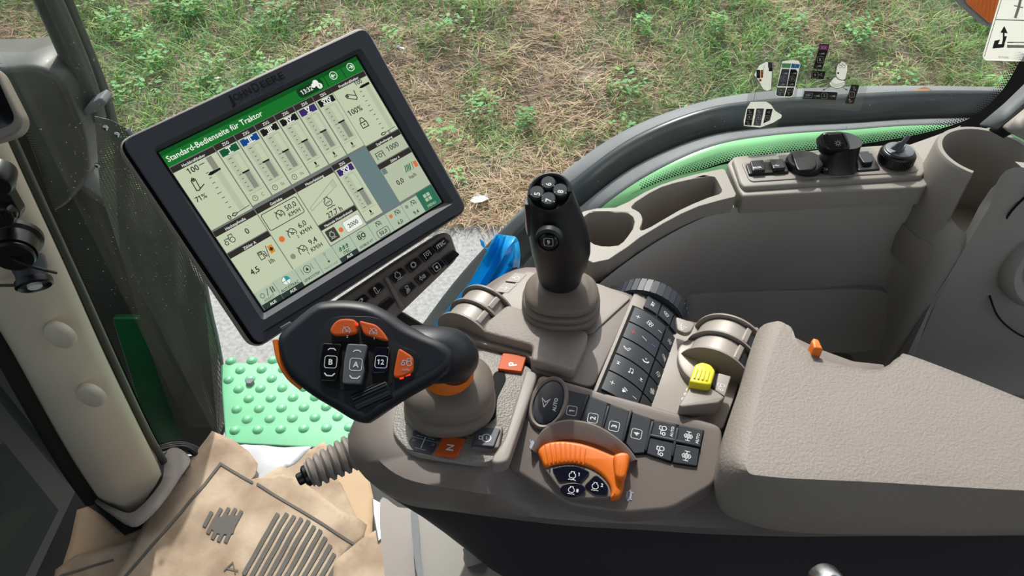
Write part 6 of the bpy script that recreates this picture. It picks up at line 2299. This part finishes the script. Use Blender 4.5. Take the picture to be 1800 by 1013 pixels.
# ribbed plug on the nose of the console
pa, pb = DP(634, 788, .735), DP(536, 838, .72)
plug = thing('ribbed_plug', pb, 'grey ribbed rubber plug poking out below the drive lever', 'rubber plug')
axp = (pb - pa).normalized()
Lp = (pb - pa).length
prof = []
nr = 7
for k in range(nr):
    h0 = Lp * k / nr * .92
    w_ = Lp / nr * .92
    R_ = .0185 - .0006 * k
    prof += [(R_ - .0035, h0), (R_, h0 + w_ * .22), (R_, h0 + w_ * .62), (R_ - .0035, h0 + w_ * .86)]
prof += [(.013, Lp * .93), (.008, Lp * .94)]
g = G()
g.lathe(pa, axp, prof, 'beige_plastic', 32)
g.build('sleeve', plug, smooth=60)
g = G()
g.lathe(pa + axp * Lp * .92, axp, [(.0105, 0), (.0105, .004), (.008, .006), (.006, .006), (.006, .011), (.005, .012)], 'black_plastic', 16)
g.build('tip', plug, label='black end of the plug')
# ================================================================== outside: fender
def sweep(name, rows, m_list, parent=None, **kw):
    """rows: list of (px list, z list or z); bands between rows take m_list"""
    R = []
    for px, zz in rows:
        pts = [Z(p[0], p[1], (zz[i] if isinstance(zz, list) else zz)) for i, p in enumerate(px)]
        R.append(cat(pts, 6, False))
    return R


fz = [.14, .38, .54, .62, .67, .70, .70, .70, .70, .70]
r0 = [(700, 630), (795, 500), (900, 385), (1000, 295), (1105, 226), (1230, 180), (1350, 160), (1500, 152), (1650, 151), (1960, 158)]
r1 = [(722, 640), (822, 508), (925, 395), (1015, 318), (1112, 252), (1232, 208), (1352, 190), (1500, 180), (1650, 176), (1960, 182)]
r2 = [(790, 640), (880, 520), (955, 425), (1028, 357), (1120, 290), (1240, 240), (1356, 224), (1500, 216), (1640, 208), (1960, 205)]
r3 = [(845, 620), (940, 512), (1000, 430), (1052, 370), (1140, 308), (1250, 258), (1360, 238), (1500, 228), (1630, 220), (1960, 215)]
r4 = [(870, 640), (980, 560), (1060, 480), (1110, 420), (1180, 370), (1290, 320), (1400, 300), (1500, 290), (1630, 280), (1960, 270)]
fend = thing('rear_fender', Z(1400, 200, .5), 'curved rear fender outside the window, grey rim and green inner panel', 'fender')


def band(name, ra, za, rb, zb, m, bulge=0.0, lab=None, n=4, lo=None):
    A = cat([Z(p[0], p[1], z + za) for p, z in zip(ra, fz)], 6, False)
    B = cat([Z(p[0], p[1], z + zb) for p, z in zip(rb, fz)], 6, False)
    rows = []
    for k in range(n + 1):
        t = k / n
        rows.append([a.lerp(b, t) + UP * bulge * math.sin(math.pi * t) for a, b in zip(A, B)])
    g_ = G()
    g_.loft(rows, m, closed=False)
    return g_.build(name, fend, smooth=60, label=lab, solid=.004)


band('outer_rim', r0, 0, r1, 0, 'fender_grey', .004, 'dusty grey outer strip')
band('rubber_edge', r1, -.001, r2, -.004, 'tyre_gloss', .030, 'dark glossy rolled edge', 8)
band('inner_rim', r2, -.004, r3, -.002, 'fender_grey', .002, 'grey inner strip')
band('green_panel', r3, -.002, r4, -.045, 'ext_green', .004, 'green painted panel')
# skirt of the fender down to the wheel
A = cat([Z(p[0], p[1], z) for p, z in zip(r0, fz)], 6, False)
g = G()
g.loft([A, [p - UP * .12 + Vector((0, .03, 0)) for p in A]], 'fender_grey', closed=False)
g.build('skirt', fend, smooth=60)
g = G()
lf = [(1600, 163), (1612, 157), (1625, 155), (1638, 158), (1630, 162), (1634, 167), (1620, 166), (1612, 169)]
P_ = pj(lf, plane_z(.709))
g.add([p + UP * random.uniform(0, .004) for p in P_], [list(range(len(P_)))], 'leaf_dry')
g.build('fallen_leaf', smooth=0, solid=.0006, label='dry brown leaf lying on the grey rim of the fender', cat='leaf')

# ---- blue film ---------------------------------------------------------------------
g = G()
bf = [[(872, 412), (890, 414), (908, 418), (914, 440), (913, 470)], [(862, 432), (878, 436), (890, 440), (900, 460), (903, 478)],
      [(848, 458), (862, 470), (876, 470), (888, 478), (893, 492)], [(826, 498), (842, 502), (858, 498), (872, 500), (888, 508)],
      [(796, 534), (815, 538), (836, 530), (855, 532), (870, 534)], [(764, 572), (784, 576), (806, 568), (825, 564), (850, 556)]]
rows = []
rs = random.Random(2)
for j, r in enumerate(bf):
    pts = [Y(u, v, .775 - .012 * j + (.020 if i % 2 else 0) - .012 * (i == 4)) for i, (u, v) in enumerate(r)]
    rows.append(cat(pts, 4, False))
g.loft(rows, 'blue_film', closed=False)
fold = [Y(u, v, .765) for u, v in [(874, 412), (866, 428), (856, 436), (848, 432), (844, 420)]]
g.loft([cat(fold, 4, False), cat([p + Vector((.004, .02, -.022)) for p in fold], 4, False)], 'blue_film', closed=False)
flap = [[Y(912, 425, .765), Y(914, 452, .76), Y(910, 476, .755)], [Y(904, 430, .75), Y(902, 455, .745), Y(892, 466, .74)]]
g.loft(flap, 'blue_film', closed=False)
g.build('blue_plastic_film', smooth=70, solid=.0008, label='crumpled bright blue plastic film hanging behind the joystick', cat='plastic film')
g = G()
for k in range(4):
    g.tube(cat([Y(880 + k * 7, 505 - k * 4, .74), Y(890 + k * 6, 484 - k * 3, .735), Y(905 + k * 4, 472, .74)], 5, False), .0022, 'black_plastic', 8)
g.build('cable_bundle', smooth=60, label='black cables under the blue film behind the console', cat='cable')

# ---- step plate -----------------------------------------------------------------------
SPZ = 0.0
g = G()
spo = pj([(386, 640), (420, 637), (520, 637), (680, 640), (860, 640), (900, 770), (640, 792), (420, 780), (396, 776)], plane_z(SPZ))
g.pad(rnd(spo, .01, 3), UP, .0, .004, 'step_green', -.03)
st = thing('step_plate', Z(520, 700, SPZ - .03), 'green steel step plate with raised studs outside below the door', 'step')
g.build('plate', st)
g = G()
A0_, B0_ = Z(395, 668, 0), Z(433, 667, 0)
du = (B0_ - A0_)
rowv = (Z(392, 745, 0) - Z(400, 668, 0)) / 5.0
pitch = du.length
for j in range(-2, 9):
    for i in range(-4, 13):
        p = Z(402, 668, 0) + du * (i + (.5 if j % 2 else 0)) * 1.0 + rowv * j * 1.15
        _d = (p - CAM).dot(Vector((0, CP, -SP)))
        if p.y < .905 or p.y > 1.19 or p.x > -.02 or CX + FPX * p.x / _d < 402: continue
        g.lathe(p + UP * .0, UP, [(.0125, -.001), (.0105, .002), (.0075, .0055), (.004, .0066), (.001, .0068)], 'step_green', 14)
g.build('stud', st, smooth=60, kind='stuff', label='raised round studs')
for u, v in ((440, 674),):
    g = G()
    g.lathe(Z(u, v, .0), UP, [(.0095, 0), (.0095, .007), (.008, .009)], 'fender_grey', 6)
    g.build('bolt', st)

# ---- exhaust housing, shield and pipes -------------------------------------------------
exh = thing('exhaust_housing', Y(100, 780, 1.2), 'dark dusty rounded exhaust cover outside the window, left of the monitor', 'exhaust cover')
nb = Vector((0, 1, 0))


def slabbox(px, y, dep, r, e, name):
    g_ = G()
    P = rnd(pj(px, plane_y(y)), r, 6)
    n_ = Vector((0, -1, 0))
    g_.loft([[p + nb * dep for p in inset(P, e, n_)], [p + nb * (dep - e) for p in P], [p + nb * e for p in P], [p + nb * e * .3 for p in inset(P, e * .3, n_)], inset(P, e, n_)], 'ext_dark')
    return g_.build(name, exh, smooth=60)


slabbox([(-160, 125), (0, 122), (60, 114), (112, 140), (150, 235), (160, 310), (110, 372), (-160, 440)], 1.14, .12, .035, .010, 'upper_cover')
slabbox([(-200, 260), (100, 300), (190, 360), (290, 440), (340, 590), (380, 786), (100, 810), (-100, 800)], 1.19, .10, .03, .010, 'lower_cover')
shd = thing('perforated_heat_shield', Y(330, 780, 1.08), 'grey perforated metal heat shield outside, right of the exhaust cover', 'heat shield')
g = G()
sh = [(158, 216), (186, 222), (216, 238), (262, 300), (312, 400), (350, 490), (366, 560), (384, 640), (396, 740), (386, 770), (330, 790), (262, 600), (215, 440), (180, 330)]
P_ = pj(sh, plane_y(1.10))
P2 = [p + Vector((0, .02 if i < 9 else -.01, 0)) for i, p in enumerate(P_)]
g.add(P2, [list(range(len(P2)))], 'perforated_metal')
g.build('perforated_sheet', shd, smooth=0, solid=.001)
g = G()
g.tube(cat([p for p in P2[2:10]], 4, False), .004, 'fender_grey', 8)
g.build('edge_wire', shd)
g = G()
for a, b in (((186, 224), .003), ((206, 236), .003), ((172, 290), .003)):
    g = G()
    g.lathe(Y(a[0], a[1], 1.095), Vector((0, -1, 0)), [(.005, 0), (.005, .003), (.003, .005)], 'steel', 6)
    g.build('rivet', shd)
for (pl_, r_, nm) in (([(66, -40), (112, 60), (148, 150), (164, 205)], .0215, 0), ([(96, -40), (138, 60), (178, 160), (200, 240)], .0135, 1)):
    g = G()
    g.tube(cat([Y(u, v, 1.20 + .04 * nm) for u, v in pl_], 5, False), r_, 'ext_dark', 20)
    g.build('exhaust_pipe', smooth=60, label=('thick dusty exhaust pipe rising at the upper left' if nm == 0 else 'thinner dark pipe just right of the thick exhaust pipe'), cat='pipe', group='pipes at the upper left')
g = G()
g.pad(rnd(pj([(142, 200), (152, 186), (176, 172), (188, 182), (172, 196), (148, 205)], plane_y(1.16)), .004, 3), Vector((0, -1, 0)), .0, .003, 'fender_grey', -.03)
g.build('pipe_clamp', label='shiny metal clamp on the exhaust pipe', cat='clamp')
# green bodywork low behind the shield
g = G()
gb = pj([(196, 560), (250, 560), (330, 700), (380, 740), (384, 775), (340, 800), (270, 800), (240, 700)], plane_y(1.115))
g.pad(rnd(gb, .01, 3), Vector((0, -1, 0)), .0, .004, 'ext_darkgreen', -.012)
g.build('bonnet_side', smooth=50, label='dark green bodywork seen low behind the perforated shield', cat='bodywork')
g = G()
g.loft([[Vector((-3.2, -.8, -1.2)), Vector((-.95, -.8, -1.2)), Vector((-.95, .95, -1.2)), Vector((-3.2, 1.2, -1.2))], [Vector((-3.2, -.8, .52)), Vector((-.98, -.8, .50)), Vector((-.98, .93, .50)), Vector((-3.2, 1.15, .52))]], 'bonnet_dark')
g.build('engine_bonnet', bevel=.05, label='dark engine bonnet beyond the windscreen at lower left', cat='bonnet')

# ================================================================== ground and grass
GZ = -1.45


def gh(x, y):
    b = max(0.0, y - 3.45)
    h = GZ + .012 + b * .30 + .02 * math.sin(x * 2.1 + y) * min(1, b)
    h += .07 * noise.noise(Vector((x * 1.1, y * 1.1, 0))) * min(1, b * 2) + .03 * noise.noise(Vector((x * 4, y * 4, 3))) * min(1, b * 3)
    return h


g = G()
nx, ny = 130, 110
X0, X1, Y0, Y1 = -6.5, 7.0, 3.42, 11.0
vs = [Vector((X0 + (X1 - X0) * i / nx, Y0 + (Y1 - Y0) * j / ny, 0)) for j in range(ny + 1) for i in range(nx + 1)]
for v in vs: v.z = gh(v.x, v.y)
fs = [[j * (nx + 1) + i, j * (nx + 1) + i + 1, (j + 1) * (nx + 1) + i + 1, (j + 1) * (nx + 1) + i] for j in range(ny) for i in range(nx)]
mat('soil', (152, 138, 122), 0.95, bump=1.0, bscale=40, rgb2=(110, 100, 88), vscale=5)
g.add(vs, fs, 'soil')
g.build('ground', kind='structure', smooth=180, label='dry earth bank beside the road')
g = G()
g.add([(-8, -2, GZ), (9, -2, GZ), (9, 3.6, GZ), (-8, 3.6, GZ)], [[0, 1, 2, 3]], 'asphalt')
g.build('road', kind='structure', smooth=0, label='pale sunlit asphalt next to the tractor')
g = G()
g.add([(-40, 10.5, .7), (40, 10.5, .7), (40, 40, 9), (-40, 40, 9)], [[0, 1, 2, 3]], 'soil')
g.build('ground_hill', kind='structure', smooth=0, label='bank rising beyond the verge')

for nm, a, b in (('grass_green', (142, 184, 100), (98, 148, 80)), ('grass_light', (196, 218, 136), (154, 190, 108)), ('straw', (214, 192, 162), (178, 152, 124)), ('weed_green', (124, 190, 122), (90, 154, 94))):
    m = mat(nm, a, 0.6, rgb2=b, vscale=3.5)
    nt = m.node_tree
    b_ = nt.nodes['Principled BSDF']
    tl = nt.nodes.new('ShaderNodeBsdfTranslucent')
    tl.inputs[0].default_value = lin(a)
    mx = nt.nodes.new('ShaderNodeMixShader'); mx.inputs[0].default_value = .3
    nt.links.new(b_.outputs[0], mx.inputs[1]); nt.links.new(tl.outputs[0], mx.inputs[2])
    nt.links.new(mx.outputs[0], nt.nodes['Material Output'].inputs[0])


def green_amount(x, y):
    v = noise.noise(Vector((x * .9 + 3.1, y * 1.1, 1.7))) + .6 * noise.noise(Vector((x * 2.3, y * 2.5, 5.2)))
    # the photo: green at the left, dry in the middle, green again at right
    v += .75 * max(0, min(1, (-x - 1.0) / 1.2)) + .62 * max(0, min(1, (x - .55) / .9))
    v += .85 * math.exp(-((x + .05) ** 2 / .45 + (y - 4.0) ** 2 / .10))
    v -= .55 * math.exp(-((x + .2) ** 2 / 2.0 + (y - 3.55) ** 2 / .04))
    v -= .04
    return v


rs = np.random.RandomState(3)


def blades(name, n, kindf, mats, hmin, hmax, wid, lie, label, cat_, clump=1, bend=.5):
    V, F, I = [], [], []
    cnt = 0
    tries = 0
    while cnt < n and tries < n * 12:
        tries += 1
        cx, cy = rs.uniform(-4.6, 5.2), 3.38 + (rs.rand() ** 1.35) * 6.2
        if abs(cx) > .95 * cy + .6: continue
        ga = green_amount(cx, cy)
        p_ = kindf(ga)
        if rs.rand() > p_: continue
        for q in range(clump):
            x, y = cx + rs.normal(0, .035) * (clump > 1), cy + rs.normal(0, .035) * (clump > 1)
            z = gh(x, y) - .005
            h = rs.uniform(hmin, hmax) * (1.0 + .3 * max(-1, min(1, ga)))
            a = rs.uniform(0, 2 * math.pi)
            w = wid * rs.uniform(.6, 1.3)
            dx, dy = math.cos(a), math.sin(a)
            px, py = -dy * w, dx * w
            k = len(V)
            segs = 3
            for s in range(segs):
                t = s / segs
                reach = (lie * t + bend * t * t) * h
                zz = z + h * (t * (1 - lie * .85) - .25 * bend * t * t) + (.012 if lie > .8 else 0)
                ww = 1 - t * .6
                V.append((x + dx * reach + px * ww, y + dy * reach + py * ww, zz))
                V.append((x + dx * reach - px * ww, y + dy * reach - py * ww, zz))
            V.append((x + dx * (lie + bend) * h, y + dy * (lie + bend) * h, z + h * (1 - lie * .85 - .35 * bend) + (.01 if lie > .8 else 0)))
            mi = rs.randint(len(mats))
            for s in range(segs - 1):
                F.append((k + 2 * s, k + 2 * s + 1, k + 2 * s + 3, k + 2 * s + 2)); I.append(mi)
            F.append((k + 4, k + 5, k + 6)); I.append(mi)
            cnt += 1
    me = bpy.data.meshes.new(name)
    me.from_pydata(V, [], F)
    for m in mats: me.materials.append(MATS[m])
    me.polygons.foreach_set('material_index', I)
    me.update()
    o = bpy.data.objects.new(name, me)
    COL.objects.link(o)
    return tag(o, label, cat_, None, 'stuff')


cl = lambda v, a=0.0, b=1.0: max(a, min(b, v))
blades('grass', 62000, lambda ga: cl(ga * 1.5 + .25, .02), ['grass_green', 'grass_green', 'grass_light', 'weed_green'], .06, .17, .0035, .15, 'long green grass on the bank outside the window', 'grass', clump=7, bend=.7)
blades('straw', 60000, lambda ga: cl(.62 - ga * .6, .12), ['straw'], .08, .26, .0026, .93, 'dry straw-coloured stalks matted over the bank', 'dry grass', clump=3, bend=.05)
blades('standing_straw', 9000, lambda ga: cl(.5 - ga * .3, .15), ['straw', 'grass_light'], .08, .2, .0025, .35, 'loose dry stalks standing between the green grass', 'dry grass', clump=4, bend=.5)
# broad-leaved weeds
V, F, I = [], [], []
wp = []
while len(wp) < 190:
    x, y = rs.uniform(-3.6, 4.2), 3.5 + rs.rand() ** 1.3 * 5.2
    ga = green_amount(x, y)
    if ga < -.05 and rs.rand() > .12: continue
    if abs(x) > .9 * y: continue
    wp.append((x, y))
for x, y in wp:
    R_ = rs.uniform(.06, .16)
    z0 = gh(x, y)
    for q in range(rs.randint(40, 90)):
        a = rs.uniform(0, 2 * math.pi); r = R_ * math.sqrt(rs.rand())
        c = Vector((x + r * math.cos(a), y + r * math.sin(a), z0 + rs.uniform(.03, .16)))
        L_ = rs.uniform(.010, .025)
        a2 = rs.uniform(0, 2 * math.pi)
        dx = Vector((math.cos(a2), math.sin(a2), rs.uniform(-.4, .4))) * L_
        dy = Vector((-math.sin(a2), math.cos(a2), rs.uniform(-.3, .3))) * L_ * .55
        k = len(V)
        V += [c - dx, c - dx * .3 + dy, c + dx * .4 + dy * .8, c + dx, c + dx * .4 - dy * .8, c - dx * .3 - dy]
        F.append([k, k + 1, k + 2, k + 3, k + 4, k + 5]); I.append(rs.randint(2))
me = bpy.data.meshes.new('weeds')
me.from_pydata([tuple(v) for v in V], [], F)
me.materials.append(MATS['weed_green']); me.materials.append(MATS['grass_green'])
me.polygons.foreach_set('material_index', I)
o = bpy.data.objects.new('weeds', me)
COL.objects.link(o)
tag(o, 'broad-leaved green weeds scattered through the grass', 'weeds', None, 'stuff')


def ground_hit(u, v):
    r = ray(u, v)
    t = 2.0
    while t < 14:
        p = CAM + r * t
        zg = gh(p.x, p.y) if p.y > 3.42 else GZ
        if p.z <= zg + .01: return p
        t += .01
    return p


for (u, v), lab, sz in (((850, 360), 'torn white paper scrap on the ground right of the monitor', .075), ((703, 96), 'small white scrap in the grass above the monitor corner', .04), ((388, 152), 'pale stone in the grass left of the monitor lettering', .03)):
    p = ground_hit(u, v)
    g = G()
    pts = []
    for k in range(11):
        a = k * 2 * math.pi / 11
        r = sz * random.uniform(.35, 1.1)
        pts.append(p + Vector((math.cos(a) * r, math.sin(a) * r * .8, .05 + random.uniform(-.01, .015))))
    g.add(pts, [list(range(11))], 'litter_white')
    g.build('litter_scrap' if 'stone' not in lab else 'pale_stone', smooth=0, solid=.004, label=lab, cat='litter' if 'stone' not in lab else 'stone')
